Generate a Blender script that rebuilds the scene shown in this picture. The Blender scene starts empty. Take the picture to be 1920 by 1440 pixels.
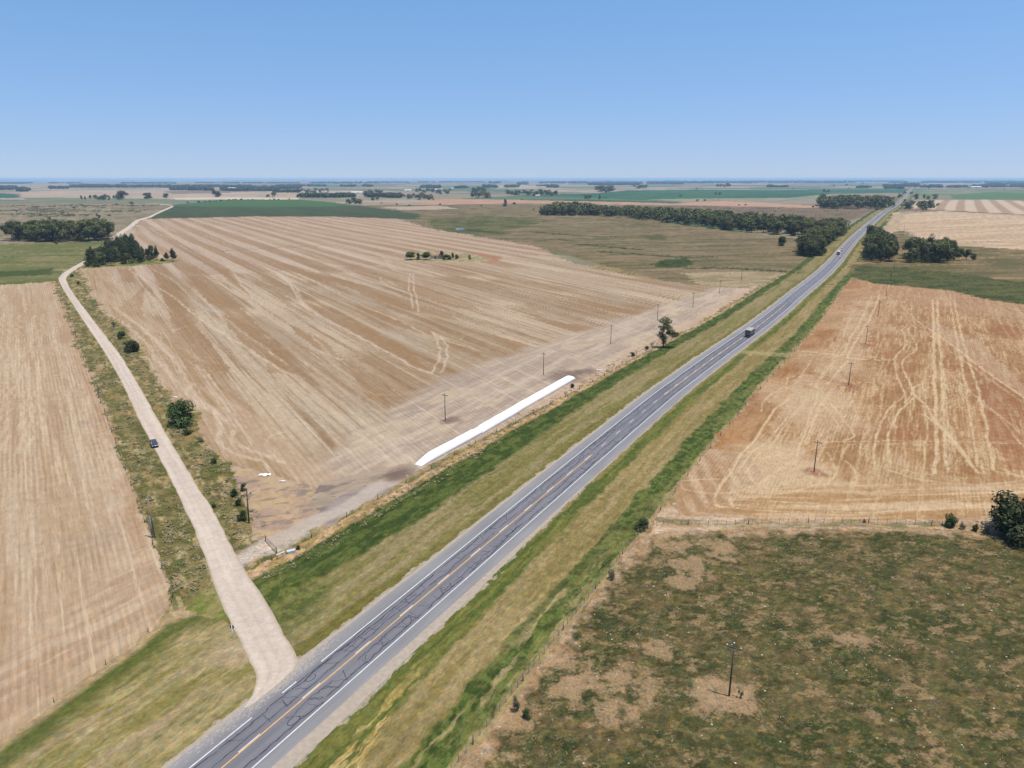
import bpy, math, random, time
import numpy as np
from mathutils import Vector, Matrix
T0 = time.time()
R = random.Random(7)
rng = np.random.default_rng(11)

# ------------------------------------------------------------------ camera
H = 74.0                                   # drone height in metres
F = 1356.0                                 # focal length in pixels of a 1920 px wide frame
HOR = 335.0                                # row of the eye-level horizon in that frame
TH = math.atan((720 - HOR) / F)            # downward pitch
sc = bpy.context.scene
cam_data = bpy.data.cameras.new('camera')
cam = bpy.data.objects.new('camera', cam_data)
sc.collection.objects.link(cam)
cam.location = (0, 0, H)
cam.rotation_euler = (math.pi / 2 - TH, 0, 0)
cam_data.sensor_fit = 'HORIZONTAL'
cam_data.sensor_width = 36.0
cam_data.lens = 36.0 * F / 1920.0
cam_data.clip_start = 0.5
cam_data.clip_end = 120000.0
sc.camera = cam

# ------------------------------------------------------------------ world, sun, exposure
SUN_EL = math.radians(76)
SUN_AZ = math.radians(112)                 # from +Y towards +X
world = bpy.data.worlds.new('World')
sc.world = world
world.use_nodes = True
wn = world.node_tree
sky = wn.nodes.new('ShaderNodeTexSky')
sky.sky_type = 'NISHITA'
sky.sun_disc = False
sky.sun_elevation = SUN_EL
sky.sun_rotation = SUN_AZ
sky.altitude = 0
sky.air_density = 1.3
sky.dust_density = 0.5
sky.ozone_density = 8.0
# the lowest degrees of the sky are taken a little higher up: the plain's horizon is clear, not dusty
tcs = wn.nodes.new('ShaderNodeTexCoord'); sxyz = wn.nodes.new('ShaderNodeSeparateXYZ'); cxyz = wn.nodes.new('ShaderNodeCombineXYZ')
lift = wn.nodes.new('ShaderNodeMath'); lift.operation = 'MULTIPLY_ADD'; lift.inputs[1].default_value = 1.0; lift.inputs[2].default_value = 0.08
wn.links.new(tcs.outputs['Generated'], sxyz.inputs[0])
wn.links.new(sxyz.outputs[0], cxyz.inputs[0]); wn.links.new(sxyz.outputs[1], cxyz.inputs[1])
wn.links.new(sxyz.outputs[2], lift.inputs[0]); wn.links.new(lift.outputs[0], cxyz.inputs[2])
wn.links.new(cxyz.outputs[0], sky.inputs['Vector'])
hs = wn.nodes.new('ShaderNodeHueSaturation'); hs.inputs['Saturation'].default_value = 1.08; hs.inputs['Value'].default_value = 1.12
wn.links.new(sky.outputs[0], hs.inputs['Color'])
bg = wn.nodes['Background']
bg.inputs[1].default_value = 0.12
mrz = wn.nodes.new('ShaderNodeMapRange'); mrz.inputs['From Min'].default_value = 0.0; mrz.inputs['From Max'].default_value = 0.22
wn.links.new(sxyz.outputs[2], mrz.inputs['Value'])
tz = wn.nodes.new('ShaderNodeMix'); tz.data_type = 'RGBA'; tz.inputs[6].default_value = (.95, .82, .94, 1); tz.inputs[7].default_value = (1, 1, 1, 1)
wn.links.new(mrz.outputs[0], tz.inputs[0])
mt = wn.nodes.new('ShaderNodeVectorMath'); mt.operation = 'MULTIPLY'
wn.links.new(hs.outputs[0], mt.inputs[0]); wn.links.new(tz.outputs[2], mt.inputs[1])
wn.links.new(mt.outputs[0], bg.inputs[0])
sun_d = bpy.data.lights.new('sun', 'SUN')
sun_d.energy = 4.6
sun_d.angle = math.radians(0.5)
sun_d.color = (1.0, 0.925, 0.80)
sun = bpy.data.objects.new('sun', sun_d)
sc.collection.objects.link(sun)
sd = Vector((math.sin(SUN_AZ) * math.cos(SUN_EL), math.cos(SUN_AZ) * math.cos(SUN_EL), math.sin(SUN_EL)))
sun.rotation_euler = sd.to_track_quat('Z', 'Y').to_euler()
sun.location = (0, 0, 200)
sc.view_settings.view_transform = 'Standard'
sc.view_settings.look = 'None'
sc.view_settings.exposure = 0.15
sc.view_settings.gamma = 1.0
sc.render.resolution_x = 1024
sc.render.resolution_y = 768
sc.cycles.volume_bounces = 1
sc.cycles.transparent_max_bounces = 8

# ------------------------------------------------------------------ plan helpers
CT, ST = math.cos(TH), math.sin(TH)
def at(px, py, z=0.0):
    """survey point: where a sight line through a point of the plan sheet meets the ground"""
    a = (px - 960) / F; b = -(py - 720) / F
    dy = CT + b * ST; dz = -ST + b * CT
    t = (z - H) / dz
    return np.array([a * t, dy * t])
def ats(pts): return np.array([at(*p) for p in pts])
D = np.array([0.47552666, 0.87970131]); N = np.array([D[1], -D[0]])   # along / across the highway
L0 = at(355.5, 1440) + N * 0.0487 * H
def road(u, v): return L0 + D * u + N * v
def lin(c):
    c = np.asarray(c, float) / 255.0
    return np.where(c <= 0.04045, c / 12.92, ((c + 0.055) / 1.055) ** 2.4)
K = 0.56
def col(*c): return lin(c) * K

T = rng.random((256, 256)).astype(np.float32)
def vn(x, y, s=0):
    x = x + s * 17.31; y = y + s * 9.73
    xi = np.floor(x).astype(np.int64); yi = np.floor(y).astype(np.int64)
    fx = (x - xi).astype(np.float32); fy = (y - yi).astype(np.float32)
    fx = fx * fx * (3 - 2 * fx); fy = fy * fy * (3 - 2 * fy)
    x0 = xi & 255; x1 = (xi + 1) & 255; y0 = yi & 255; y1 = (yi + 1) & 255
    return (T[x0, y0] * (1 - fx) + T[x1, y0] * fx) * (1 - fy) + (T[x0, y1] * (1 - fx) + T[x1, y1] * fx) * fy
def fbm(x, y, s=0, o=4):
    r = 0; a = 1; n = 0
    for i in range(o + 1):
        r = r + a * vn(x * 2 ** i, y * 2 ** i, s + i * 3); n += a; a *= .64
    return r / n
def ss(a, b, x):
    t = np.clip((x - a) / (b - a), 0, 1); return t * t * (3 - 2 * t)
def inside(P, x, y):
    P = np.asarray(P); m = np.zeros(x.shape, bool)
    b = (x > P[:, 0].min()) & (x < P[:, 0].max()) & (y > P[:, 1].min()) & (y < P[:, 1].max())
    xs = x[b]; ys = y[b]; r = np.zeros(xs.shape, bool)
    for i in range(len(P)):
        x1, y1 = P[i]; x2, y2 = P[i - 1]
        if y1 == y2: continue
        c = ((y1 > ys) != (y2 > ys)) & (xs < (x2 - x1) * (ys - y1) / (y2 - y1) + x1)
        r ^= c
    m[b] = r
    return m
def segdist(P, x, y, pad, ext=True):
    """distance to a polyline, only near it; returns index, distance, running length, side"""
    P = np.asarray(P)
    idx = np.nonzero((x > P[:, 0].min() - pad) & (x < P[:, 0].max() + pad) & (y > P[:, 1].min() - pad) & (y < P[:, 1].max() + pad))[0]
    xs = x[idx]; ys = y[idx]
    best = np.full(xs.shape, 1e9); ln = np.zeros(xs.shape); side = np.zeros(xs.shape); acc = 0
    for i in range(len(P) - 1):
        a = P[i]; d = P[i + 1] - a; L = math.hypot(*d)
        if L < 1e-6: continue
        d = d / L
        px_ = xs - a[0]; py_ = ys - a[1]
        tr = px_ * d[0] + py_ * d[1]
        t = np.clip(tr, 0 if i or not ext else -1e9, L if i < len(P) - 2 or not ext else 1e9)
        dx = px_ - t * d[0]; dy = py_ - t * d[1]
        q = np.hypot(dx, dy); k = q < best
        best[k] = q[k]; ln[k] = (acc + t)[k]; side[k] = (px_ * d[1] - py_ * d[0])[k]
        acc += L
    return idx, best, ln, np.sign(side)

# ------------------------------------------------------------------ object helpers
C = sc.collection
def new_mesh(name, verts, faces, mat=None, smooth=False, mats=None, mi=None):
    me = bpy.data.meshes.new(name)
    verts = np.asarray(verts, dtype=np.float32)
    if isinstance(faces, np.ndarray):
        n, k = faces.shape
        me.vertices.add(len(verts)); me.vertices.foreach_set('co', verts.ravel())
        me.loops.add(n * k); me.loops.foreach_set('vertex_index', faces.astype(np.int32).ravel())
        me.polygons.add(n); me.polygons.foreach_set('loop_start', np.arange(0, n * k, k, dtype=np.int32))
        me.polygons.foreach_set('loop_total', np.full(n, k, dtype=np.int32))
        me.update(calc_edges=True)
    else:
        me.from_pydata([tuple(map(float, v)) for v in verts], [], faces); me.update()
    for m in (mats or ([mat] if mat else [])): me.materials.append(m)
    if mi is not None: me.polygons.foreach_set('material_index', np.asarray(mi, dtype=np.int32))
    if smooth: me.polygons.foreach_set('use_smooth', np.ones(len(me.polygons), dtype=bool))
    return me
def obj(name, me, parent=None, loc=None):
    o = bpy.data.objects.new(name, me); C.objects.link(o)
    if parent: o.parent = parent
    if loc is not None: o.location = loc
    return o
def tag(o, label=None, cat=None, group=None, kind=None):
    if label: o['label'] = label
    if cat: o['category'] = cat
    if group: o['group'] = group
    if kind: o['kind'] = kind
    return o
def thing(name, label, cat, loc=(0, 0, 0), rz=0, group=None):
    o = bpy.data.objects.new(name, None); C.objects.link(o)
    o.location = loc; o.rotation_euler = (0, 0, rz)
    o.empty_display_size = 0.5
    return tag(o, label, cat, group)
class MB:
    def __init__(s): s.v = []; s.f = []
    def add(s, vs, fs):
        k = len(s.v); s.v += [tuple(p) for p in vs]; s.f += [tuple(i + k for i in f) for f in fs]; return s
    def box(s, c, d, rz=0, tx=1.0, ty=1.0, off=0):
        cx, cy, cz = c; dx, dy, dz = d[0] / 2, d[1] / 2, d[2] / 2; vs = []
        for z, ax, ay, o in ((-dz, 1, 1, 0), (dz, tx, ty, off)):
            for sx, sy in ((-1, -1), (1, -1), (1, 1), (-1, 1)):
                x, y = sx * dx * ax + o, sy * dy * ay
                vs.append((cx + x * math.cos(rz) - y * math.sin(rz), cy + x * math.sin(rz) + y * math.cos(rz), cz + z))
        return s.add(vs, [(3, 2, 1, 0), (4, 5, 6, 7), (0, 1, 5, 4), (1, 2, 6, 5), (2, 3, 7, 6), (3, 0, 4, 7)])
    def tube(s, a, b, r0, r1, n=8):
        a = Vector(a); b = Vector(b); d = (b - a).normalized()
        x = d.orthogonal().normalized(); y = d.cross(x); vs = []
        for p, r in ((a, r0), (b, r1)):
            for i in range(n):
                t = 2 * math.pi * i / n; vs.append(p + x * r * math.cos(t) + y * r * math.sin(t))
        fs = [(i, (i + 1) % n, n + (i + 1) % n, n + i) for i in range(n)] + [tuple(range(n - 1, -1, -1)), tuple(range(n, 2 * n))]
        return s.add(vs, fs)
    def loft(s, secs, caps=True):
        k = len(secs[0]); vs = [p for c in secs for p in c]; fs = []
        for j in range(len(secs) - 1):
            for i in range(k): fs.append((j * k + i, j * k + (i + 1) % k, (j + 1) * k + (i + 1) % k, (j + 1) * k + i))
        if caps: fs += [tuple(range(k - 1, -1, -1)), tuple(range((len(secs) - 1) * k, len(secs) * k))]
        return s.add(vs, fs)
    def mesh(s, name, mat, smooth=False): return new_mesh(name, s.v, s.f, mat, smooth)
    def build(s, name, mat, parent=None, smooth=False): return obj(name, s.mesh(name, mat, smooth), parent)

# ------------------------------------------------------------------ materials
def nodes(m):
    m.use_nodes = True; nt = m.node_tree; return nt, nt.nodes, nt.links, nt.nodes['Principled BSDF']
def simple(name, c, rough=0.7, metal=0.0, spec=0.3, var=0.15, scale=3.0):
    m = bpy.data.materials.new(name); nt, n, l, b = nodes(m)
    b.inputs['Roughness'].default_value = rough; b.inputs['Metallic'].default_value = metal
    b.inputs['Specular IOR Level'].default_value = spec
    tc = n.new('ShaderNodeTexCoord'); no = n.new('ShaderNodeTexNoise'); no.inputs['Scale'].default_value = scale
    no.inputs['Detail'].default_value = 4
    l.new(tc.outputs['Object'], no.inputs['Vector'])
    mr = n.new('ShaderNodeMapRange'); mr.inputs['To Min'].default_value = 1 - var; mr.inputs['To Max'].default_value = 1 + var
    mr.inputs['From Min'].default_value = .3; mr.inputs['From Max'].default_value = .7
    l.new(no.outputs['Fac'], mr.inputs['Value'])
    vm = n.new('ShaderNodeVectorMath'); vm.operation = 'SCALE'; vm.inputs[0].default_value = c[:3]
    l.new(mr.outputs[0], vm.inputs['Scale']); l.new(vm.outputs[0], b.inputs['Base Color'])
    return m
def ground_mat(name, scales, lo, hi, row=None, stretch=None, rot=0.0, specks=None, bump=0.0, straw=None, hue=.05):
    """plan colour from the field survey attribute, broken up by world-space noise"""
    m = bpy.data.materials.new(name); nt, n, l, b = nodes(m)
    b.inputs['Roughness'].default_value = 0.95; b.inputs['Specular IOR Level'].default_value = 0.08
    at_ = n.new('ShaderNodeAttribute'); at_.attribute_name = 'tint'
    g = n.new('ShaderNodeNewGeometry')
    mp = n.new('ShaderNodeMapping'); mp.inputs['Rotation'].default_value = (0, 0, rot)
    l.new(g.outputs['Position'], mp.inputs['Vector'])
    cur = at_.outputs['Color']
    def mult(cur, fac):
        vm = n.new('ShaderNodeVectorMath'); vm.operation = 'SCALE'; l.new(cur, vm.inputs[0]); l.new(fac, vm.inputs['Scale']); return vm.outputs[0]
    for i, s in enumerate(scales):
        st = n.new('ShaderNodeMapping'); st.inputs['Scale'].default_value = (1, (stretch or 1), 1) if i else (1, 1, 1)
        l.new(mp.outputs[0], st.inputs['Vector'])
        no = n.new('ShaderNodeTexNoise'); no.inputs['Scale'].default_value = s; no.inputs['Detail'].default_value = 6
        no.inputs['Roughness'].default_value = .72
        l.new(st.outputs[0], no.inputs['Vector'])
        mr = n.new('ShaderNodeMapRange'); mr.inputs['From Min'].default_value = .32; mr.inputs['From Max'].default_value = .68
        mr.inputs['To Min'].default_value = lo; mr.inputs['To Max'].default_value = hi
        l.new(no.outputs['Fac'], mr.inputs['Value']); cur = mult(cur, mr.outputs[0])
        last = no; lastmr = mr
    hn = n.new('ShaderNodeTexNoise'); hn.inputs['Scale'].default_value = scales[0] * 1.7; hn.inputs['Detail'].default_value = 5; l.new(g.outputs['Position'], hn.inputs['Vector'])
    hr = n.new('ShaderNodeMapRange'); hr.inputs['From Min'].default_value = .35; hr.inputs['From Max'].default_value = .65; l.new(hn.outputs['Fac'], hr.inputs['Value'])
    hm = n.new('ShaderNodeMix'); hm.data_type = 'RGBA'; hm.inputs[6].default_value = (1 + .9 * hue, 1.0, 1 - 1.1 * hue, 1); hm.inputs[7].default_value = (1 - .8 * hue, 1.0, 1 + .7 * hue, 1); l.new(hr.outputs[0], hm.inputs[0])
    hv_ = n.new('ShaderNodeVectorMath'); hv_.operation = 'MULTIPLY'; l.new(cur, hv_.inputs[0]); l.new(hm.outputs[2], hv_.inputs[1]); cur = hv_.outputs[0]
    if row:
        sp, amp = row                     # drill rows: spacing in metres, strength
        sx = n.new('ShaderNodeSeparateXYZ'); l.new(mp.outputs[0], sx.inputs[0])
        wob = n.new('ShaderNodeTexNoise'); wob.inputs['Scale'].default_value = .02; l.new(mp.outputs[0], wob.inputs['Vector'])
        ad = n.new('ShaderNodeMath'); ad.operation = 'MULTIPLY_ADD'; ad.inputs[1].default_value = 1.2
        l.new(wob.outputs['Fac'], ad.inputs[0]); l.new(sx.outputs['X'], ad.inputs[2])
        mu = n.new('ShaderNodeMath'); mu.operation = 'MULTIPLY'; mu.inputs[1].default_value = 2 * math.pi / sp; l.new(ad.outputs[0], mu.inputs[0])
        si = n.new('ShaderNodeMath'); si.operation = 'SINE'; l.new(mu.outputs[0], si.inputs[0])
        pt = n.new('ShaderNodeTexNoise'); pt.inputs['Scale'].default_value = .03; pt.inputs['Detail'].default_value = 3; l.new(mp.outputs[0], pt.inputs['Vector'])
        pr = n.new('ShaderNodeMapRange'); pr.inputs['From Min'].default_value = .38; pr.inputs['From Max'].default_value = .62; pr.inputs['To Max'].default_value = amp
        l.new(pt.outputs['Fac'], pr.inputs['Value'])
        ma = n.new('ShaderNodeMath'); ma.operation = 'MULTIPLY_ADD'; l.new(si.outputs[0], ma.inputs[0]); l.new(pr.outputs[0], ma.inputs[1]); ma.inputs[2].default_value = 1.0
        cur = mult(cur, ma.outputs[0])
    if straw:                              # broken straw lying on the rows: the mask is cut up by fine noise
        sa = n.new('ShaderNodeAttribute'); sa.attribute_name = 'straw'
        st = n.new('ShaderNodeMapping'); st.inputs['Scale'].default_value = (1, straw[1], 1); l.new(mp.outputs[0], st.inputs['Vector'])
        sn = n.new('ShaderNodeTexNoise'); sn.inputs['Scale'].default_value = straw[0]; sn.inputs['Detail'].default_value = 5; sn.inputs['Roughness'].default_value = .7; l.new(st.outputs[0], sn.inputs['Vector'])
        sm = n.new('ShaderNodeMath'); sm.operation = 'MULTIPLY_ADD'; sm.inputs[1].default_value = 2.2; sm.inputs[2].default_value = -1.1; l.new(sn.outputs['Fac'], sm.inputs[0])
        s2 = n.new('ShaderNodeMath'); s2.operation = 'ADD'; l.new(sa.outputs['Fac'], s2.inputs[0]); l.new(sm.outputs[0], s2.inputs[1])
        s3 = n.new('ShaderNodeMapRange'); s3.inputs['From Min'].default_value = .30; s3.inputs['From Max'].default_value = .95; l.new(s2.outputs[0], s3.inputs['Value'])
        s5 = n.new('ShaderNodeMapRange'); s5.inputs['From Min'].default_value = 0; s5.inputs['From Max'].default_value = .12; s5.inputs['To Max'].default_value = straw[3]; l.new(sa.outputs['Fac'], s5.inputs['Value'])
        s4 = n.new('ShaderNodeMath'); s4.operation = 'MULTIPLY'; l.new(s3.outputs[0], s4.inputs[0]); l.new(s5.outputs[0], s4.inputs[1])
        mx = n.new('ShaderNodeMix'); mx.data_type = 'RGBA'; l.new(s4.outputs[0], mx.inputs[0]); l.new(cur, mx.inputs[6]); sv = n.new('ShaderNodeVectorMath'); sv.operation = 'SCALE'; sv.inputs[0].default_value = straw[2]; l.new(lastmr.outputs[0], sv.inputs['Scale']); l.new(sv.outputs[0], mx.inputs[7]); cur = mx.outputs[2]
    if specks:
        vo = n.new('ShaderNodeTexVoronoi'); vo.inputs['Scale'].default_value = specks[0]; l.new(g.outputs['Position'], vo.inputs['Vector'])
        no2 = n.new('ShaderNodeTexNoise'); no2.inputs['Scale'].default_value = .8; l.new(g.outputs['Position'], no2.inputs['Vector'])
        mr = n.new('ShaderNodeMapRange'); mr.inputs['From Min'].default_value = .42; mr.inputs['From Max'].default_value = .62; mr.inputs['To Max'].default_value = specks[1]
        l.new(no2.outputs['Fac'], mr.inputs['Value'])
        lt = n.new('ShaderNodeMath'); lt.operation = 'LESS_THAN'; l.new(vo.outputs['Distance'], lt.inputs[0]); l.new(mr.outputs[0], lt.inputs[1])
        mx = n.new('ShaderNodeMix'); mx.data_type = 'RGBA'; l.new(lt.outputs[0], mx.inputs[0]); l.new(cur, mx.inputs[6])
        mx.inputs[7].default_value = (*specks[2], 1); cur = mx.outputs[2]
    l.new(cur, b.inputs['Base Color'])
    if bump:
        bp = n.new('ShaderNodeBump'); bp.inputs['Strength'].default_value = 1.0; bp.inputs['Distance'].default_value = bump
        l.new(last.outputs['Fac'], bp.inputs['Height']); l.new(bp.outputs[0], b.inputs['Normal'])
    return m
AZ = lambda deg: math.radians(deg)     # heading from +Y to +X; rotating by +heading puts it on local Y
M_stub_c = ground_mat('stubble_centre', (0.3, .9, 2.2), .90, 1.11, row=(1.6, .07), straw=(1.2, .10, col(226, 205, 178), .75), stretch=.12, rot=AZ(-30.5), bump=.05)
M_stub_l = ground_mat('stubble_left', (0.4, 1.2, 2.8), .89, 1.12, row=(1.15, .11), straw=(1.3, .08, col(230, 206, 170), .75), stretch=.1, rot=AZ(-33.4), bump=.05)
M_stub_r = ground_mat('stubble_right', (0.4, 1.2, 2.8), .85, 1.16, row=(0.9, .08), straw=(1.5, .18, col(228, 200, 156), .8), stretch=.2, rot=AZ(29.1), bump=.05)
M_verge = ground_mat('verge_grass', (.45, 1.1, 2.6), .78, 1.27, stretch=.45, rot=AZ(28.4), bump=.12, hue=.10)
M_scrub = ground_mat('scrub_grass', (0.3, .8, 2.0), .74, 1.32, bump=.2, hue=.11)
M_past = ground_mat('pasture', (0.4, 1.0, 2.6), .72, 1.34, straw=(2.2, 1, col(190, 156, 116), .65), specks=(.7, .115, (.42, .39, .31)), bump=.15, hue=.12)
M_crop = ground_mat('crop', (0.05, .2, .6), .90, 1.10, bump=.1)
M_far = ground_mat('countryside', (0.02, 0.15), .88, 1.13, stretch=.4, rot=AZ(28), bump=0)
M_soil = ground_mat('dirt', (0.35, 1.0, 3.0), .90, 1.09, bump=.06, hue=.015)

# ------------------------------------------------------------------ the highway line
HW = [(-260, 0), (0, 0), (60, 0), (120, 0), (190, .4), (230, 1.6), (273, 3.4), (328, 6.1), (395, 8.2), (480, 9.4), (565, 11.5), (660, 12), (730, 11.2), (850, 9.3), (980, 8), (1250, 7.5)]
hw = [road(*p) for p in HW] + [at(*p) for p in ((1645, 408.5), (1657.5, 398), (1670, 391.2), (1681, 383.6), (1691, 376), (1698.5, 369.5), (1703.5, 362), (1709, 353.5), (1716, 348.5), (1726, 344.3))]
def densify(P, step):
    P = np.asarray(P, float); out = []
    # Catmull-Rom through the points
    Q = np.vstack([2 * P[0] - P[1], P, 2 * P[-1] - P[-2]])
    for i in range(1, len(Q) - 2):
        L = np.linalg.norm(Q[i + 1] - Q[i]); n = max(2, int(L / (step * (1 + L / 400))))
        for k in range(n):
            t = k / n
            a = Q[i - 1]; b = Q[i]; c = Q[i + 1]; d = Q[i + 2]
            out.append(.5 * (2 * b + (c - a) * t + (2 * a - 5 * b + 4 * c - d) * t * t + (3 * b - 3 * c + d - a) * t ** 3))
    out.append(P[-1]); return np.array(out)
HL = densify(hw, 12)
acc = np.concatenate([[0], np.cumsum(np.linalg.norm(np.diff(HL, axis=0), axis=1))])
U0 = 260.0                                 # running length of the road start
def normals(P):
    d = np.gradient(P, axis=0); d /= np.linalg.norm(d, axis=1)[:, None]
    return np.stack([d[:, 1], -d[:, 0]], 1)
def hpt(u, v):
    s = u + U0; i = min(max(int(np.searchsorted(acc, s)) - 1, 0), len(HL) - 2)
    t = (s - acc[i]) / (acc[i + 1] - acc[i]); d = HL[i + 1] - HL[i]; d = d / np.linalg.norm(d)
    return HL[i] + (HL[i + 1] - HL[i]) * t + np.array([d[1], -d[0]]) * v

# ------------------------------------------------------------------ ground: one sheet to the horizon, split where land use changes
dep = [math.atan(H / 46000.)]
while dep[-1] < .87:
    d_ = dep[-1]; dep.append(d_ + (.00045 if d_ < .03 else .0007 if d_ < .15 else .00115))
dep += [.95, 1.1, 1.3, 1.5, 1.56]
rad = H / np.tan(np.array(dep))
az = np.concatenate([np.radians(np.linspace(-180, -54, 60)), np.radians(np.linspace(-53, 53, 1560)), np.radians(np.linspace(54, 180, 60))])
RR, AA = np.meshgrid(rad, az, indexing='ij')
nr, na = RR.shape
X = (RR * np.sin(AA)).ravel(); Y = (RR * np.cos(AA)).ravel(); RD = RR.ravel()
NV = len(X)
# borders wander a little, as growing things do
amp = np.clip(RD * .011, .6, 16)
WX = X + amp * (fbm(X / 3.0, Y / 3.0, 5, 3) - .5) * 1.6 + amp * (fbm(X / 14., Y / 14., 9, 2) - .5) * 1.2
WY = Y + amp * (fbm(X / 3.0, Y / 3.0, 25, 3) - .5) * 1.6 + amp * (fbm(X / 14., Y / 14., 29, 2) - .5) * 1.2
COL = np.zeros((NV, 3)); STRAW = np.zeros(NV, np.float32); CLS = np.zeros(NV, np.int8)
FAR, CENTRE, LEFT, RIGHT, VERGE, SCRUB, PAST, CROP, SOIL, FIELD = range(10)
def mixc(m, c, a=1.0):
    """blend colour c into COL on index/mask m with weight a"""
    a = np.asarray(a, float)
    if a.ndim: a = a[:, None]
    COL[m] = COL[m] * (1 - a) + np.asarray(c) * a
def blend(c1, c2, t): return np.asarray(c1) * (1 - t[:, None]) + np.asarray(c2) * t[:, None]
def rotc(x, y, deg):
    """returns (across, along) for a heading in degrees"""
    a = math.radians(deg); return x * math.cos(a) - y * math.sin(a), x * math.sin(a) + y * math.cos(a)
def poly(pts, c1, c2=None, cls=None, ns=(40, 40), deg=28, lo=.38, hi=.62, s=1, o=3, warp=True, world=False):
    P = np.asarray(pts, float) if world else ats(pts)
    m = np.nonzero(inside(P, WX if warp else X, WY if warp else Y))[0]
    if c2 is None: COL[m] = c1
    else:
        a, b = rotc(X[m], Y[m], deg)
        COL[m] = blend(c1, c2, ss(lo, hi, fbm(a / ns[0], b / ns[1], s, o)))
    if cls is not None: CLS[m] = cls
    return m
def streak(m, c, deg, wa, wl, lo, hi, amt, s=1, o=2):
    a, b = rotc(X[m], Y[m], deg)
    mixc(m, c, amt * ss(lo, hi, fbm(a / wa, b / wl, s, o)))
def straw(m, deg, wa, wl, lo, hi, amt, s=1, o=2):
    a, b = rotc(X[m], Y[m], deg)
    STRAW[m] = np.maximum(STRAW[m], amt * ss(lo, hi, fbm(a / wa, b / wl, s, o)))
def track(P, w, c, a, wob=.5, soft=.5, px=True, brk=.35, only=None, s=3):
    P = densify(ats(P) if px else np.asarray(P, float), 6)
    idx, dd, ln, sd_ = segdist(P, X, Y, w * 2 + 3, False)
    dd = np.abs(dd + sd_ * wob * (vn(ln / 7., ln * 0, s) - .5))
    e = np.clip(RD[idx] * .0012, 0, 3)                     # no thinner than the sheet can carry
    w2 = np.maximum(w, e * .8)
    al = a * (w / w2) * (1 - ss(w2 * (1 - soft) * .5, w2 * .5 * (1 + soft) + .1, dd)) * (1 - brk * ss(.42, .62, fbm(ln / 3., dd / .8, s + 5, 3)))
    k = al > .01
    if only is not None: k &= CLS[idx] == only
    if only in (CENTRE, LEFT, RIGHT):
        STRAW[idx[k]] = np.maximum(STRAW[idx[k]], al[k] * .95); mixc(idx[k], c, al[k] * .35)
    else: mixc(idx[k], c, al[k])

# countryside far away: a patchwork of fields
pal = [col(*c) for c in ((186, 166, 142), (152, 145, 116), (120, 132, 96), (172, 148, 124), (196, 176, 150), (140, 132, 108), (160, 150, 122), (150, 128, 106), (104, 126, 92))]
pa, pb = rotc(X, Y, 24)
pa = pa + 260 * (vn(pa / 900, pb / 1300, 41) - .5); pb = pb + 300 * (vn(pa / 1100, pb / 900, 43) - .5)
ci = np.floor(pa / 620 + .4 * T[(np.floor(pb / 820).astype(int) * 7) & 255, 3]).astype(int); cj = np.floor(pb / 820).astype(int)
hsh = T[(ci * 13 + cj * 57) & 255, (ci * 31 + cj * 11) & 255]
k = np.minimum((hsh * 13).astype(int), 12)
pal13 = np.array([pal[i] for i in (0, 1, 2, 5, 4, 8, 6, 5, 0, 7, 6, 8, 3)])
COL[:] = pal13[k]
allm = np.arange(NV)
streak(allm, col(120, 118, 88), 60, 60, 160, .5, .75, .45, 3, 3)
CLS[:] = FAR
X_ = None
OL = col(148, 132, 106)
# meadow far left, with scrubby damp patches
m = poly([(-500, 470), (-500, 372), (0, 383), (150, 380), (325, 381), (322, 388), (270, 410), (235, 430), (205, 456), (0, 462)], col(154, 138, 110), col(134, 124, 94), SCRUB, (90, 90), 80, s=12)
streak(m, col(98, 98, 72), 86, 10, 70, .56, .7, .75, 15, 3)
streak(m, col(192, 176, 150), 86, 12, 80, .62, .75, .6, 19, 3)
poly([(-300, 363), (0, 362), (30, 364), (35, 371), (-300, 372)], col(72, 104, 78), None, CROP)
poly([(40, 371), (150, 370), (325, 371), (335, 379), (200, 378), (60, 378)], col(118, 134, 98), col(140, 142, 110), CROP, (60, 60))
poly([(35, 360), (120, 357), (300, 357), (330, 366), (560, 362), (560, 371), (325, 373), (150, 371), (40, 369)], col(198, 174, 148), col(180, 160, 134), FIELD, (80, 200))
poly([(325, 371), (430, 370), (562, 371.5), (560, 374), (325, 374)], col(224, 205, 176), None, FIELD)
poly([(325, 375), (430, 374.5), (430, 381), (325, 385)], col(128, 138, 112), None, CROP)
# distant green and red strips right of centre
poly([(780, 384), (815, 374), (840, 373), (1000, 375), (1180, 379), (1290, 384), (1240, 386), (1100, 382), (960, 381.5)], col(203, 160, 130), col(192, 150, 122), FIELD)
poly([(1230, 385), (1290, 380), (1350, 376.5), (1450, 381), (1540, 387), (1540, 390), (1400, 387), (1280, 385)], col(206, 164, 134), col(196, 156, 126), FIELD)
poly([(970, 374.5), (1080, 374), (1210, 377), (1280, 378), (1270, 380.5), (1180, 379), (1000, 375.6)], col(70, 104, 66), None, CROP)
m = poly([(960, 366), (1120, 362), (1180, 357), (1300, 355.5), (1500, 356), (1700, 354.5), (1692, 361.5), (1560, 363), (1480, 370.5), (1290, 372), (1200, 376), (1150, 372), (1020, 369)], col(66, 104, 72), col(78, 116, 76), CROP, (200, 400))
poly([(1210, 374), (1290, 372.5), (1480, 371), (1560, 364), (1690, 362), (1680, 370), (1640, 372), (1540, 384), (1450, 381), (1350, 376), (1290, 379)], col(150, 146, 118), col(166, 156, 132), FAR, (60, 120))
poly([(1560, 364), (1692, 362.5), (1678, 371), (1560, 372)], col(162, 140, 116), None, FAR)
m = poly([(1150, 384), (1290, 385), (1400, 388), (1540, 390), (1640, 394), (1600, 412), (1560, 422), (1280, 410), (1180, 400)], col(136, 116, 92), col(122, 106, 82), SCRUB, (30, 60), s=8)
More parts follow.
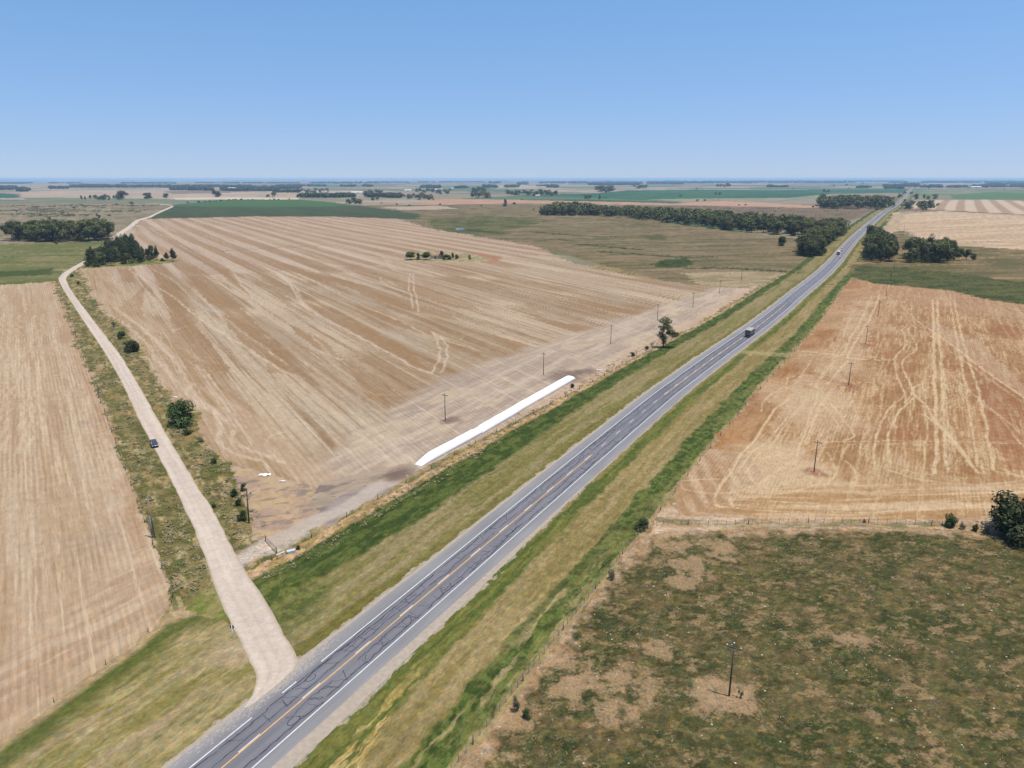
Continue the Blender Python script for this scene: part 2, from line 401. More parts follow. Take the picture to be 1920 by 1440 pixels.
streak(m, col(94, 86, 64), 80, 6, 20, .6, .75, .6, 33)
# damp meadow between the big stubble field and the tree belt
m = poly([(640, 385), (790, 384), (960, 382), (1110, 382), (1180, 392), (1180, 404), (1300, 424), (1420, 438), (1530, 452), (1600, 450), (1600, 470), (1500, 545), (1400, 560), (1270, 533), (1000, 463), (890, 442), (820, 432), (770, 418), (740, 412), (700, 400)], col(144, 125, 94), col(128, 114, 80), SCRUB, (60, 45), 80, s=14)
streak(m, col(94, 92, 54), 78, 14, 70, .50, .64, .8, 51, 4)
streak(m, col(112, 100, 66), 78, 5, 26, .52, .66, .6, 52, 4)
streak(m, col(160, 140, 108), 78, 9, 120, .60, .75, .6, 57, 3)
poly([(640, 395), (700, 397), (790, 402), (785, 410), (745, 410), (640, 407)], col(80, 88, 56), None, SCRUB)
poly([(800, 412), (900, 405), (1000, 408), (1010, 420), (900, 440), (850, 437), (815, 428)], col(116, 110, 66), col(88, 90, 50), SCRUB, (30, 20), 80)
m = poly([(715, 388), (830, 386), (860, 392), (750, 394)], col(184, 162, 138), None, SCRUB)
for pts in (((1000, 435), (1060, 440), (1120, 444), (1160, 444)), ((1090, 458), (1150, 464), (1200, 468)), ((1010, 452), (1040, 448), (1070, 452)),
            ((1130, 472), (1210, 478), (1290, 483), (1330, 482)), ((870, 430), (900, 434), (940, 438)), ((1290, 504), (1360, 503), (1450, 508), (1500, 512))):
    track(pts, 7, col(58, 74, 38), .95, 9, .8, brk=.25)
poly([(1228, 500), (1240, 487), (1290, 484), (1300, 496), (1262, 503)], col(70, 80, 38), None, SCRUB)
poly([(1200, 442), (1240, 440), (1255, 450), (1215, 450)], col(94, 94, 58), None, SCRUB)
m = poly([(1280, 512), (1400, 508), (1475, 512), (1410, 545), (1310, 535)], col(178, 156, 126), col(154, 134, 100), SCRUB, (20, 30), 80)
streak(m, col(116, 126, 66), 78, 5, 40, .55, .7, .6, 58, 3)
# green crop beyond the big stubble field
m = poly([(272, 410), (300, 398), (330, 384), (430, 374), (562, 374), (620, 379), (700, 389), (790, 402), (785, 411), (740, 410), (640, 406), (480, 406)], col(84, 94, 60), col(74, 86, 52), CROP, (14, 300), -30)
poly([(326, 387), (380, 378), (430, 374), (562, 374), (620, 379), (668, 385), (600, 388), (430, 388), (370, 387)], col(84, 114, 62), None, CROP)
# green pasture left, behind the left stubble field
m = poly([(-700, 480), (0, 459), (60, 456), (210, 452), (190, 470), (163, 488), (120, 510), (100, 532), (0, 536), (-700, 560)], col(132, 126, 80), col(112, 114, 64), PAST, (40, 40), 80, s=71)
streak(m, col(90, 102, 50), 84, 9, 60, .5, .68, .8, 73, 3)
streak(m, col(170, 152, 118), 84, 4, 60, .62, .75, .6, 77, 3)
poly([(-200, 520), (40, 507), (100, 503), (95, 514), (-200, 535)], col(78, 88, 44), None, PAST)
# roadside scrub beside the gravel road (laid before the fields it separates)
m = poly([(95, 536), (108, 520), (150, 494), (165, 487), (168, 500), (148, 506), (160, 530), (200, 590), (233, 612), (283, 690), (320, 743), (373, 790), (430, 870), (500, 955), (600, 1010), (470, 1080), (500, 1180), (508, 1240), (485, 1270), (440, 1185), (330, 1160), (290, 1060), (230, 870), (150, 660)], col(140, 126, 82), col(106, 102, 56), SCRUB, (3.5, 3.5), 0, .35, .6, 81, 4)
streak(m, col(92, 104, 50), -34, 2.4, 4, .58, .70, .8, 83, 3)
streak(m, col(190, 170, 126), -34, 1.8, 5, .54, .68, .75, 87, 4)
streak(m, col(172, 140, 92), -34, 3, 8, .55, .70, .6, 89, 4)
# left stubble field
m = poly([(-1400, 560), (0, 535), (97, 528), (112, 560), (142, 640), (168, 700), (192, 760), (217, 820), (242, 900), (264, 960), (290, 1020), (312, 1075), (322, 1125), (300, 1165), (240, 1218), (160, 1272), (80, 1332), (0, 1388), (-500, 1760), (-2500, 2600)], col(204, 180, 150), col(192, 164, 130), LEFT, (9, 160), -33.4, .3, .7, 91)
a_, b_ = rotc(X[m], Y[m], -33.4)
streak(m, col(180, 148, 112), -33.4, 2.2, 45, .5, .7, .55, 93, 3)
straw(m, -33.4, .9, 60, .48, .70, .62, 95, 4)
streak(m, col(178, 146, 112), -33.4, .8, 40, .54, .68, .5, 96, 3)
streak(m, col(174, 152, 128), 60, 14, 22, .60, .80, .4, 97, 4)
mm = m[(a_ > a_.max() - 30)]
idx, dd, ln, sdn = segdist(ats([(97, 528), (142, 640), (192, 760), (242, 900), (290, 1020), (325, 1125)]), X, Y, 14)
k = (CLS[idx] == LEFT) & (dd < 9); mixc(idx[k], col(186, 146, 108), .55 * (1 - dd[k] / 9) * ss(.3, .6, fbm(X[idx[k]] / 4, Y[idx[k]] / 9, 99)))
idx, dd, ln, sdn = segdist(ats([(330, 1120), (240, 1218), (80, 1332), (-300, 1610)]), X, Y, 26)
k = (CLS[idx] == LEFT) & (dd < 22)
mixc(idx[k], blend(col(206, 180, 148), col(186, 156, 124), ss(.35, .65, fbm(*[q / w_ for q, w_ in zip(rotc(X[idx[k]], Y[idx[k]], 30), (1.8, 14))], 101, 3))), .85 * (1 - ss(12, 22, dd[k])))
for dx in (-14, 0, 16, 44, 60):
    track([(20 + dx, 590), (10 + dx, 720), (-10 + dx, 850)], 1.4, col(228, 208, 176), .55, 2.0, only=LEFT)
# big stubble field in the centre
CP = [(268, 411), (480, 406), (640, 407), (745, 410), (775, 419), (823, 432), (890, 443), (957, 453), (1007, 463), (1040, 477), (1073, 493), (1140, 508), (1207, 520), (1273, 531), (1330, 538), (1400, 541)]
CPw = [tuple(at(*p)) for p in CP] + [tuple(hpt(u, v)) for u, v in ((500, -30), (430, -29), (330, -29), (265, -29), (176, -30), (110, -35), (92, -36), (60, -35))] + \
      [tuple(at(*p)) for p in ((540, 985), (500, 955), (430, 870), (392, 838), (374, 806), (371, 775), (345, 757), (320, 743), (284, 690), (266, 660), (233, 612), (199, 590), (166, 540), (155, 519), (150, 506), (180, 500), (240, 470), (252, 425))]
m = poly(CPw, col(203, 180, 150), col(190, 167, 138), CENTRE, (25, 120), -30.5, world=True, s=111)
A1, B1 = rotc(X[m], Y[m], -30.5)
A2 = A1 + 5 * (vn(B1 / 90, A1 / 60, 113) - .5)
SW = 21.0
ci = np.floor(A2 / SW).astype(int)
off = T[ci & 255, 17] * 400
cj = np.floor((B1 + off) / 230).astype(int)
hv = T[(ci * 5 + 3) & 255, (cj * 11 + 7) & 255]
par = (ci % 2 == 0)
hv = np.where(B1 > 620, np.where(par, .95, .1), hv)
e = A2 / SW - ci; ed = ss(0, .07, e) * (1 - ss(.93, 1, e))
eb = (B1 + off) / 230 - cj; edb = ss(0, .12, eb) * (1 - ss(.88, 1, eb)); edb = np.where(B1 > 620, 1, edb)
br = ss(.42, .6, hv) * ed * edb * (.55 + .45 * ss(.3, .6, fbm(A1 / 5, B1 / 80, 115, 2)))
mixc(m, col(166, 137, 104), .9 * br)
streak(m, col(154, 122, 86), -30.5, 3.4, 130, .54, .66, .72, 117, 4)
streak(m, col(150, 120, 88), -30.5, 1.0, 110, .56, .66, .6, 118, 3)
straw(m, -30.5, 1.1, 150, .50, .70, .62, 119, 4)
streak(m, col(182, 166, 142), -20, 26, 60, .55, .75, .4, 121, 3)
zc_ = lambda *p: [(140 + a / 4.8, 400 + b / 4.8) for a, b in p]
zd_ = lambda *p: [(500 + a / 4.8, 400 + b / 4.8) for a, b in p]
for q_ in (zc_((690, 490), (980, 760), (1120, 960), (1060, 1000), (900, 1050), (840, 880), (760, 680)), zc_((385, 500), (530, 500), (552, 625), (385, 615)), zc_((960, 480), (1090, 470), (1140, 545), (1010, 520)),
           zc_((1260, 490), (1380, 495), (1480, 640), (1640, 790), (1400, 620)), zc_((1000, 540), (1300, 690), (1400, 780), (1800, 1130), (1500, 1000), (1200, 790), (1060, 630)), zc_((1300, 880), (1640, 1060), (1920, 1290), (1920, 1440), (1560, 1230), (1380, 1000)),
           zc_((890, 1060), (1080, 1000), (1230, 1170), (1420, 1440), (1180, 1440), (900, 1200)), zc_((640, 640), (600, 850), (640, 1040), (480, 900), (420, 840)), zd_((350, 790), (520, 870), (800, 990), (1250, 1200), (1480, 1430), (1300, 1400), (900, 1150), (560, 960), (400, 850)),
           zd_((200, 990), (300, 1030), (560, 1180), (640, 1310), (430, 1200), (280, 1100)), zd_((560, 560), (900, 650), (1300, 800), (1600, 890), (1740, 970), (1300, 880), (900, 750), (700, 650)), zd_((1060, 570), (1400, 650), (1800, 790), (1920, 870), (1700, 850), (1300, 730)),
           zd_((0, 420), (300, 490), (760, 640), (560, 610), (200, 520)), zd_((760, 800), (1100, 900), (1500, 1050), (1500, 1120), (1200, 1020), (900, 900)), zd_((0, 1250), (200, 1390), (270, 1440), (0, 1440)), zd_((1500, 1100), (1900, 1230), (1920, 1280), (1700, 1230)),
           zd_((80, 350), (400, 400), (700, 470), (500, 450), (200, 400)), zd_((820, 310), (1100, 330), (1180, 360), (1000, 350)), [(1000, 596), (1100, 612), (1140, 628), (1080, 622)], [(900, 620), (1000, 650), (1050, 660), (960, 648)], [(1060, 560), (1180, 580), (1240, 590), (1150, 586)], [(660, 700), (720, 740), (740, 770), (690, 745)]):
    k_ = inside(ats(q_), X * .6 + WX * .4, Y * .6 + WY * .4); k_ = np.nonzero(k_ & (CLS == CENTRE))[0]
    mixc(k_, col(164, 130, 92), .78 * (.65 + .35 * ss(.3, .6, fbm(rotc(X[k_], Y[k_], -30.5)[0] / 2.2, rotc(X[k_], Y[k_], -30.5)[1] / 60, 122, 3)))); STRAW[k_] *= .5
far_ = B1 > 560
e2 = np.abs(((A1 + 15 * (vn(B1 / 420, A1 / 55, 124) - .5) + 3 * (fbm(B1 / 40, A1 / 12, 128, 2) - .5)) / 25) % 1 - .5) + .14 * (vn(A1 / 30, B1 / 260, 127) - .5)
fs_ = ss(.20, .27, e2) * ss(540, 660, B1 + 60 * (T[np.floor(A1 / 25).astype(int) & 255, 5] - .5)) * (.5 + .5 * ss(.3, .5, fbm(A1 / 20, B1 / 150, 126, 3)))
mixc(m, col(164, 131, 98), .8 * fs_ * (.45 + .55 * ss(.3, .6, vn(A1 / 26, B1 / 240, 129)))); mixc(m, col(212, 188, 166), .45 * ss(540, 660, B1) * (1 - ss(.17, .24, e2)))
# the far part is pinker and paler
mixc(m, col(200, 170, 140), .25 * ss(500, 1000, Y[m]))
# headlands: along the road and along the gravel road the machines ran lengthwise
idx, dd, ln, sdn = segdist(HL[:90], X, Y, 90)
dv = dd * sdn
k = (CLS[idx] == CENTRE)
ii = idx[k]; vv = -dv[k]; uu = ln[k] - U0
lim = np.interp(uu, [60, 180, 230, 285, 400, 500], [62, 84, 78, 72, 62, 52]) + 7 * (vn(uu / 12, vv / 30, 131) - .5)
w = 1 - ss(lim - 6, lim + 3, vv)
hc = blend(col(204, 184, 160), col(182, 162, 142), ss(.34, .66, fbm(vv / 3.2, uu / 36, 133, 4)))
hc = hc * (1 - .0) + 0
mixc(ii, hc, w * .92)
mixc(ii, col(214, 194, 158), w * .5 * ss(.56, .7, fbm(vv / 12, uu / 24, 135, 2)))
mixc(ii, col(160, 140, 124), w * .5 * ss(.60, .72, fbm(vv / 2.5, uu / 18, 137, 3)))
mixc(ii, col(206, 172, 140), .6 * (1 - ss(32, 40, vv)) * ss(100, 200, uu))
idx, dd, ln, sdn = segdist(ats([(150, 506), (199, 590), (284, 690), (374, 800), (430, 870), (520, 930), (600, 950)]), X, Y, 40)
k = (CLS[idx] == CENTRE) & (dd < 26); ii = idx[k]; w = 1 - ss(14, 26, dd[k] + 8 * (vn(ln[k] / 14, ln[k] * 0, 139) - .5))
mixc(ii, blend(col(196, 168, 136), col(176, 146, 108), ss(.35, .65, fbm(dd[k] / 3.5, ln[k] / 60, 141, 3))), w * .8)
z4 = lambda *p: [(a / 3., 540 + b / 3.) for a, b in p]
zc = lambda *p: [(140 + a / 4.8, 400 + b / 4.8) for a, b in p]
zd = lambda *p: [(500 + a / 4.8, 400 + b / 4.8) for a, b in p]
z5 = lambda *p: [(600 + a / 3., 540 + b / 3.) for a, b in p]
LT = col(226, 206, 178)
for P, w_, a_ in ((z4((560, 130), (700, 200), (840, 330), (880, 400), (1000, 540), (1060, 600), (1200, 710), (1240, 790), (1220, 850), (1300, 920), (1450, 970)), 1.6, .7),
                  (z4((640, 110), (780, 210), (930, 350), (1010, 450), (1100, 600), (1240, 720), (1310, 800), (1310, 850), (1400, 910), (1600, 980)), 1.6, .7),
                  (z4((900, 270), (940, 390), (1000, 430), (1200, 470), (1400, 470)), 1.0, .5),
                  (z4((870, 380), (1000, 500), (1200, 600), (1400, 700), (1500, 800)), 1.2, .4),
                  (z4((1600, 810), (1520, 830), (1500, 880), (1530, 940), (1600, 980)), 1.2, .6),
                  (zc((480, 500), (640, 600), (900, 760), (1060, 900), (1200, 1000), (1500, 1180), (1700, 1310), (1920, 1440)), 1.6, .75),
                  (zc((680, 490), (900, 610), (1150, 840), (1300, 900), (1500, 1060), (1700, 1200), (1920, 1370)), 1.4, .6),
                  (zc((1080, 350), (1250, 420), (1420, 520), (1500, 640), (1640, 790)), 1.2, .6),
                  (zc((1350, 350), (1560, 440), (1760, 550), (1920, 650)), 1.4, .6),
                  (zd((0, 490), (130, 560), (240, 680), (300, 790), (400, 880), (700, 1040), (1000, 1200), (1300, 1370), (1480, 1440)), 1.8, .75),
                  (zd((130, 560), (260, 660), (310, 770), (340, 820)), 1.4, .6),
                  (zd((400, 600), (640, 720), (900, 840), (1200, 970), (1500, 1110), (1920, 1240)), 1.6, .7),
                  (zd((760, 800), (1000, 890), (1400, 1020), (1560, 1130)), 1.2, .5),
                  (zd((1020, 570), (1060, 630), (1250, 710), (1500, 770), (1920, 860)), 1.6, .6),
                  (zd((1290, 540), (1280, 680), (1310, 780), (1315, 860)), 1.1, .8), (zd((1320, 540), (1325, 680), (1355, 780), (1365, 890)), 1.1, .8),
                  (zd((980, 360), (1060, 400), (1130, 500), (1320, 560)), 1.6, .7), (zd((1180, 360), (1100, 400), (1160, 510)), 1.6, .5),
                  (zd((1480, 1060), (1540, 1150), (1560, 1280), (1490, 1430)), 1.1, .8), (zd((1560, 1110), (1620, 1180), (1620, 1310), (1570, 1430)), 1.1, .8),
                  (zd((180, 980), (340, 1060), (460, 1150), (560, 1260), (700, 1320), (860, 1300)), 1.2, .6),
                  (z5((0, 560), (200, 700), (320, 790)), 1.4, .4), (z5((740, 260), (800, 280), (790, 300)), 1, .5), (z5((0, 420), (330, 600), (640, 560)), 1.6, .4),
                  (z5((450, 990), (700, 860), (1000, 700), (1250, 560), (1500, 480), (1900, 330)), 2.0, .35)):
    track(P, w_, LT, a_, 1.2, .6, only=CENTRE)
track([(260, 413), (235, 450), (228, 470)], 3, col(222, 200, 176), .6, only=CENTRE)
for P in (zc((1350, 340), (1500, 325), (1700, 318), (1920, 305)), zd((0, 305), (300, 300), (500, 290), (700, 285))):
    track(P, 5, col(132, 122, 98), .75, 10, .7, brk=.4)
# the little island of trees in that field
m = poly([(760, 489), (765, 478), (800, 470), (880, 476), (912, 482), (918, 490), (880, 492), (800, 491)], col(182, 166, 128), col(150, 136, 94), SCRUB, (4, 6))
poly([(880, 474), (920, 478), (938, 484), (930, 493), (905, 493), (922, 486), (900, 480)], col(176, 128, 94), None, None)
m = poly([(160, 503), (165, 490), (240, 476), (300, 486), (340, 487), (330, 493), (250, 498)], col(150, 140, 90), col(110, 118, 62), SCRUB, (6, 6))
# disturbed corner by the field gate
m = poly([(430, 872), (470, 880), (560, 905), (600, 925), (690, 915), (720, 925), (640, 965), (570, 1000), (520, 1025), (480, 1010), (455, 930)], col(204, 176, 140), col(186, 158, 134), SOIL, (5, 4), 60, .35, .6, 151, 4)
streak(m, col(208, 176, 124), 60, 1.6, 2.5, .50, .65, .7, 153, 4)
streak(m, col(146, 130, 120), 70, 1.6, 4, .56, .68, .75, 155, 4)
m2 = poly([(600, 905), (760, 868), (775, 880), (720, 925), (660, 930), (600, 960), (570, 950)], col(188, 166, 142), col(170, 152, 128), SOIL, (4, 8), 60, s=157)
streak(m2, col(132, 118, 110), 62, 3, 9, .54, .68, .8, 159, 3)
poly([(585, 975), (620, 940), (680, 912), (715, 912), (735, 915), (660, 955), (610, 985)], col(150, 136, 128), col(172, 156, 146), SOIL, (2, 6), 62)
track([(450, 1052), (500, 1022), (560, 992), (620, 965), (690, 925), (730, 905)], 5.0, col(204, 188, 170), .95, 1.5, .35, brk=.1)
track([(480, 1040), (520, 1030), (570, 1000), (600, 975)], 3.0, col(206, 190, 170), .8, 1, .4)
for c_, r_ in (((835, 790), 3.5), ((850, 786), 4), ((1060, 706), 10), ((1075, 700), 6), ((1100, 697), 6), ((750, 887), 5), ((740, 893), 4)):
    p = at(*c_); q = np.hypot((X - p[0]), (Y - p[1]) * .8) + 3 * (fbm(X / 2.5, Y / 2.5, 163) - .5); k = q < r_
    mixc(np.nonzero(k)[0], col(132, 110, 98), .75 * (1 - ss(r_ * .3, r_, q[k])))

# grass between the left field and the highway
m = poly([(-900, 2100), (-500, 1765), (0, 1388), (80, 1332), (160, 1272), (240, 1218), (300, 1165), (345, 1150), (400, 1150), (440, 1180), (470, 1220), (490, 1262), (480, 1300), (320, 1440), (0, 1690), (-300, 1950)], col(164, 148, 104), col(140, 130, 74), VERGE, (3, 22), 28.4, .38, .62, 171, 4)
streak(m, col(178, 154, 118), 28.4, 2.2, 16, .54, .68, .8, 173, 3)
streak(m, col(104, 108, 50), 28.4, 2.0, 9, .56, .72, .6, 175, 4)
streak(m, col(186, 166, 118), 28.4, 1.2, 7, .54, .68, .6, 176, 4)
idx, dd, ln, sdn = segdist(ats([(395, 1130), (345, 1150), (300, 1165), (240, 1218), (160, 1272), (80, 1332), (0, 1388), (-500, 1765)]), X, Y, 12)
k = (CLS[idx] == VERGE) & (dd < 9); mixc(idx[k], col(88, 98, 44), .85 * (1 - ss(3, 8, dd[k] + 2 * (vn(ln[k] / 5, dd[k], 177) - .5))))
k = (dd < 2.6); mixc(idx[k], col(196, 166, 128), .7 * (1 - ss(1, 2.6, dd[k])))
poly([(350, 1140), (400, 1085), (425, 1120), (432, 1165), (400, 1160)], col(150, 140, 88), col(120, 128, 60), VERGE, (3, 3))
p_ = at(440, 1222); q = np.hypot(X - p_[0], (Y - p_[1]) * 1.1) + 4 * (fbm(X / 2.2, Y / 2.2, 179) - .5); k = np.nonzero((q < 6) & (CLS == VERGE))[0]
mixc(k, col(184, 162, 128), .8 * (1 - ss(2.5, 6, q[k])))

# highway verges, measured outwards from the centre line
idx, dd, ln, sdn = segdist(HL, X, Y, 40)
v = dd * sdn; u = ln - U0
k = (np.abs(v) < 44) & (u > -255)
idx = idx[k]; v = v[k]; u = u[k]
jit = (1.6 * (fbm(u / 9, v / 4, 181, 3) - .5) + 1.0 * (fbm(u / 2.2, v / 1.5, 183, 2) - .5)) * np.clip(1 + RD[idx] / 500, 1, 2)
vj = v + jit
okL = np.ones(len(idx), bool)
# the left verge starts beyond the gravel road
du = at(565, 1235); dl = at(452, 1050)
cutu = np.interp(-v, [6, 12, 20, 30, 40], [20.5, 23.0, 26.5, 32.5, 38.5])
gO = np.interp(u, [0, 60, 176, 265, 500, 1200], [33, 31, 27, 26.5, 26, 27])
fO = gO + np.interp(u, [0, 60, 176, 265, 500, 700], [3.5, 3.5, 3.2, 1.6, 1.2, 0])
gI = np.interp(u, [0, 43, 66, 246, 500, 1200], [20.5, 20.6, 17.8, 19.5, 19.5, 19])
L = v < 0
sel = L & (-vj < fO) & (u > cutu + jit)
m = idx[sel]; w = -vj[sel]; uu = u[sel]; CLS[m] = VERGE
base = blend(col(152, 138, 96), col(130, 122, 70), ss(.36, .64, fbm(w / 1.8, uu / 24, 185, 4)))
COL[m] = base
mixc(m, col(166, 144, 108), .5 * ss(.55, .7, fbm(w / 2.6, uu / 30, 187, 3)) * (w > 9))
nb = w + 2.2 * (fbm(uu / 12, w / 3, 189, 3) - .5)
mixc(m, blend(col(64, 80, 36), col(94, 104, 50), ss(.42, .60, fbm(w / 1.3, uu / 3.5, 191, 4))), ss(0, 2.0, nb - gI[sel]))
mixc(m, col(114, 108, 50), .75 * (1 - ss(8.6, 10.5, nb)))
mixc(m, blend(col(204, 170, 130), col(166, 140, 88), ss(.4, .62, fbm(w / 1.3, uu / 3.2, 193, 3))), ss(-.4, .9, w - gO[sel]))
mixc(m, col(118, 128, 62), .8 * ss(-.2, 1, w - gI[sel]) * (1 - ss(45, 62, uu + w)) * 0)
Rr = v > 0
ro = np.interp(u, [0, 130, 200, 290, 500, 1200], [27.6, 28.0, 28.3, 27.5, 24.5, 26])
sel = Rr & (vj < ro)
m = idx[sel]; w = vj[sel]; uu = u[sel]; CLS[m] = VERGE
rI = np.interp(uu, [0, 60, 130, 250, 300, 500], [19.8, 19.5, 19.8, 19.5, 19.5, 17])
rM = np.interp(uu, [0, 18, 41, 82, 120, 300, 500], [13.8, 12.8, 11.2, 10.6, 10, 9.6, 9.5])
COL[m] = blend(col(164, 144, 100), col(142, 126, 76), ss(.36, .64, fbm(w / 1.4, uu / 20, 201, 4)))
mixc(m, blend(col(86, 100, 44), col(118, 118, 58), ss(.4, .65, fbm(w / .9, uu / 14, 203, 3))), .95 * (1 - ss(-.6, 1.0, w - rM - 1.2)))
mixc(m, col(152, 134, 84), .8 * (1 - ss(7.2, 8.4, w)) * ss(60, 90, uu))
nb = w + 1.8 * (fbm(uu / 9, w / 3, 205, 3) - .5)
mixc(m, blend(col(66, 82, 36), col(102, 114, 54), ss(.42, .58, fbm(w / 1.3, uu / 1.6, 207, 4))), ss(0, .9, nb - rI) * (.75 + .25 * ss(.25, .5, fbm(w / 2.5, uu / 14, 209, 2))))
mixc(m, col(132, 132, 74), .6 * ss(.45, .6, fbm(w / 1.1, uu / 6, 210, 3)) * ss(23.3, 24.6, nb))
mixc(m, col(176, 156, 110), .75 * ss(.52, .68, fbm(w / 1.5, uu / 12, 211, 3)) * ss(20, 22, w) * (1 - ss(60, 90, uu)))
mixc(m, blend(col(178, 146, 112), col(170, 152, 104), ss(.4, .6, fbm(w / .8, uu / 4, 213, 2))), .8 * ss(ro[sel] - 1.9, ro[sel] - 1.0, w))
# straw-coloured flowering strip at the bottom
mixc(m, blend(col(218, 186, 122), col(190, 162, 96), ss(.4, .6, fbm(w / .6, uu / 2.5, 215, 3))), .9 * ss(.44, .58, fbm(w / .8, uu / 5, 217, 3)) * ss(12.2, 13.4, w + .1 * uu) * (1 - ss(16.5, 17.5, w + .1 * uu)) * (1 - ss(12, 40, uu)))
for sg_ in (-1, 1):
    sel = (sg_ * v > 8.5) & (sg_ * vj < np.where(v < 0, fO, ro) - .5) & ((v > 0) | (u > cutu))
    m = idx[sel]; f_ = fbm(vj[sel] / .45, u[sel] / 11, 225, 3) - .5; COL[m] *= (1 + .55 * f_)[:, None]
k = np.nonzero(inside(ats([(470, 1085), (520, 1060), (600, 1035), (640, 1060), (612, 1130), (590, 1180), (560, 1222), (545, 1215), (520, 1165)]), WX, WY) & (CLS == VERGE))[0]
q0_ = at(505, 1130); q = np.hypot(X[k] - q0_[0], Y[k] - q0_[1])
mixc(k, blend(col(76, 90, 40), col(120, 122, 62), ss(.4, .62, fbm(X[k] / 1.8, Y[k] / 1.8, 228, 4))), .8 * (1 - ss(5, 17, q + 9 * (fbm(X[k] / 3, Y[k] / 3, 229, 4) - .5))))
# drainage cut and the field entrance on the right
for P, w_, c_ in (([(u_, 0) for u_ in ()], 1, None),):
    pass
track([tuple(hpt(525, v_)) for v_ in (8, 14, 20, 28)], 4, col(90, 84, 48), .8, 1, px=False)
track([tuple(hpt(532, v_)) for v_ in (-8, -14, -20, -34)], 4, col(96, 90, 50), .7, 1, px=False)
track([tuple(hpt(277, 10)), tuple(hpt(279, 20)), tuple(hpt(284, 30)), tuple(hpt(290, 36))], 7, col(176, 160, 112), .85, 1, px=False)
for a_, b_ in ((-8.2, -6.4), ):
    pass
sel = (np.abs(v) < np.where(v > 0, np.interp(u, [0, 60, 100], [8.5, 8.0, 6.9]), 7.3) + 1.3 * (fbm(u / 3, v, 221, 3) - .5) * 2)
CLS[idx[sel & (np.abs(v) < 7)]] = SOIL; mixc(idx[sel], col(190, 174, 154), .8)

# a ragged straw-coloured strip under the fence before the right stubble field
sel = (v > ro - .6) & (v < 36) & (u > 80) & (u < 620); m = idx[sel]
COL[m] = blend(col(190, 160, 122), col(150, 130, 86), ss(.4, .6, fbm(v[sel] / .9, u[sel] / 2.0, 227, 4))); CLS[m] = VERGE
# right stubble field
Z6 = lambda *p: [(1180 + a / 2.595, 540 + b / 2.595) for a, b in p]
RPw = [tuple(at(*p)) for p in ((1268, 945), (1272, 962), (1300, 970), (1420, 974), (1604, 977), (1750, 974), (1854, 965), (2100, 955), (3400, 1010), (3000, 640), (2100, 592), (1920, 570), (1858, 563), (1824, 553), (1778, 544), (1709, 537), (1640, 531), (1600, 523))] + \
      [tuple(hpt(u_, v_)) for u_, v_ in ((490, 25), (400, 25.5), (300, 27.3), (200, 28), (125, 27.8), (113, 27.6))]
m = poly(RPw, col(188, 147, 104), col(168, 126, 84), RIGHT, (12, 26), 29.1, .35, .65, 231, 4, world=True)
tv = rotc(X[m], Y[m], 29.1)[0]; tv = tv - rotc(*hpt(125, 27.8), 29.1)[0]
STRAW[m] = np.maximum(STRAW[m], .48 * ss(.47, .64, fbm(tv / 1.9, rotc(X[m], Y[m], 29.1)[1] / 50, 233, 4)) * ss(9, 24, tv))
mixc(m, col(218, 190, 148), .6 * ss(.52, .64, fbm(tv / .7, rotc(X[m], Y[m], 29.1)[1] / 14, 235, 4)) * ss(4, 20, tv))
streak(m, col(150, 104, 66), 29.1, .8, 12, .54, .66, .5, 236, 3)
streak(m, col(164, 112, 74), 40, 16, 26, .56, .72, .7, 237, 3)
STR = col(232, 208, 168)
def blobm(c, r, cc, a, sq=1., sd=0):
    p = at(*c); q = np.hypot(X[m] - p[0], (Y[m] - p[1]) * sq) + r * .7 * (fbm(X[m] / (r * .5), Y[m] / (r * .5), 239 + sd, 3) - .5)
    mixc(m, cc, a * (1 - ss(r * .45, r, q)))
pz = inside(ats(Z6((830, 420), (1050, 420), (1090, 560), (1000, 740), (880, 800), (980, 900), (760, 1000), (480, 1050), (430, 960), (600, 760), (740, 580))), WX, WY)
k_ = np.nonzero(pz & (CLS == RIGHT))[0]
mixc(k_, col(204, 172, 136), .6 * ss(.3, .6, fbm(X[k_] / 6, Y[k_] / 9, 238, 4))); STRAW[k_] = np.maximum(STRAW[k_], .36)
pz = inside(ats(Z6((1080, 60), (1200, 60), (1170, 200), (1140, 340), (1150, 400), (900, 420), (1000, 260))), WX, WY); k_ = np.nonzero(pz & (CLS == RIGHT))[0]
mixc(k_, col(206, 176, 142), .5 * ss(.3, .6, fbm(X[k_] / 6, Y[k_] / 9, 239, 4))); STRAW[k_] = np.maximum(STRAW[k_], .3)
red = inside(ats(Z6((1680, 470), (1960, 440), (1960, 900), (1840, 880), (1720, 660))), WX, WY)
mixc(np.nonzero(red & (CLS == RIGHT))[0], col(162, 108, 74), .55)
blobm((1450, 885), 22, col(214, 186, 146), .75, .7, 1)
blobm((1520, 760), 20, col(212, 184, 146), .5, .5, 3)
blobm((1560, 680), 20, col(210, 182, 142), .4, .6, 5)
blobm((1590, 600), 30, col(206, 178, 140), .3, .6, 7)
blobm((1600, 560), 40, col(200, 168, 130), .3, .6, 11)
blobm((1700, 900), 16, col(210, 182, 142), .3, .6, 9)
blobm((1310, 800), 16, col(184, 132, 82), .4, .4, 13)
blobm((1800, 560), 60, col(188, 150, 116), .5, .6, 15)
pal_poly = inside(ats(Z6((1430, 170), (1480, 170), (1700, 260), (1920, 470), (1920, 540), (1560, 270))), WX, WY)
mixc(np.nonzero(pal_poly & (CLS == RIGHT))[0], col(204, 174, 142), .4)
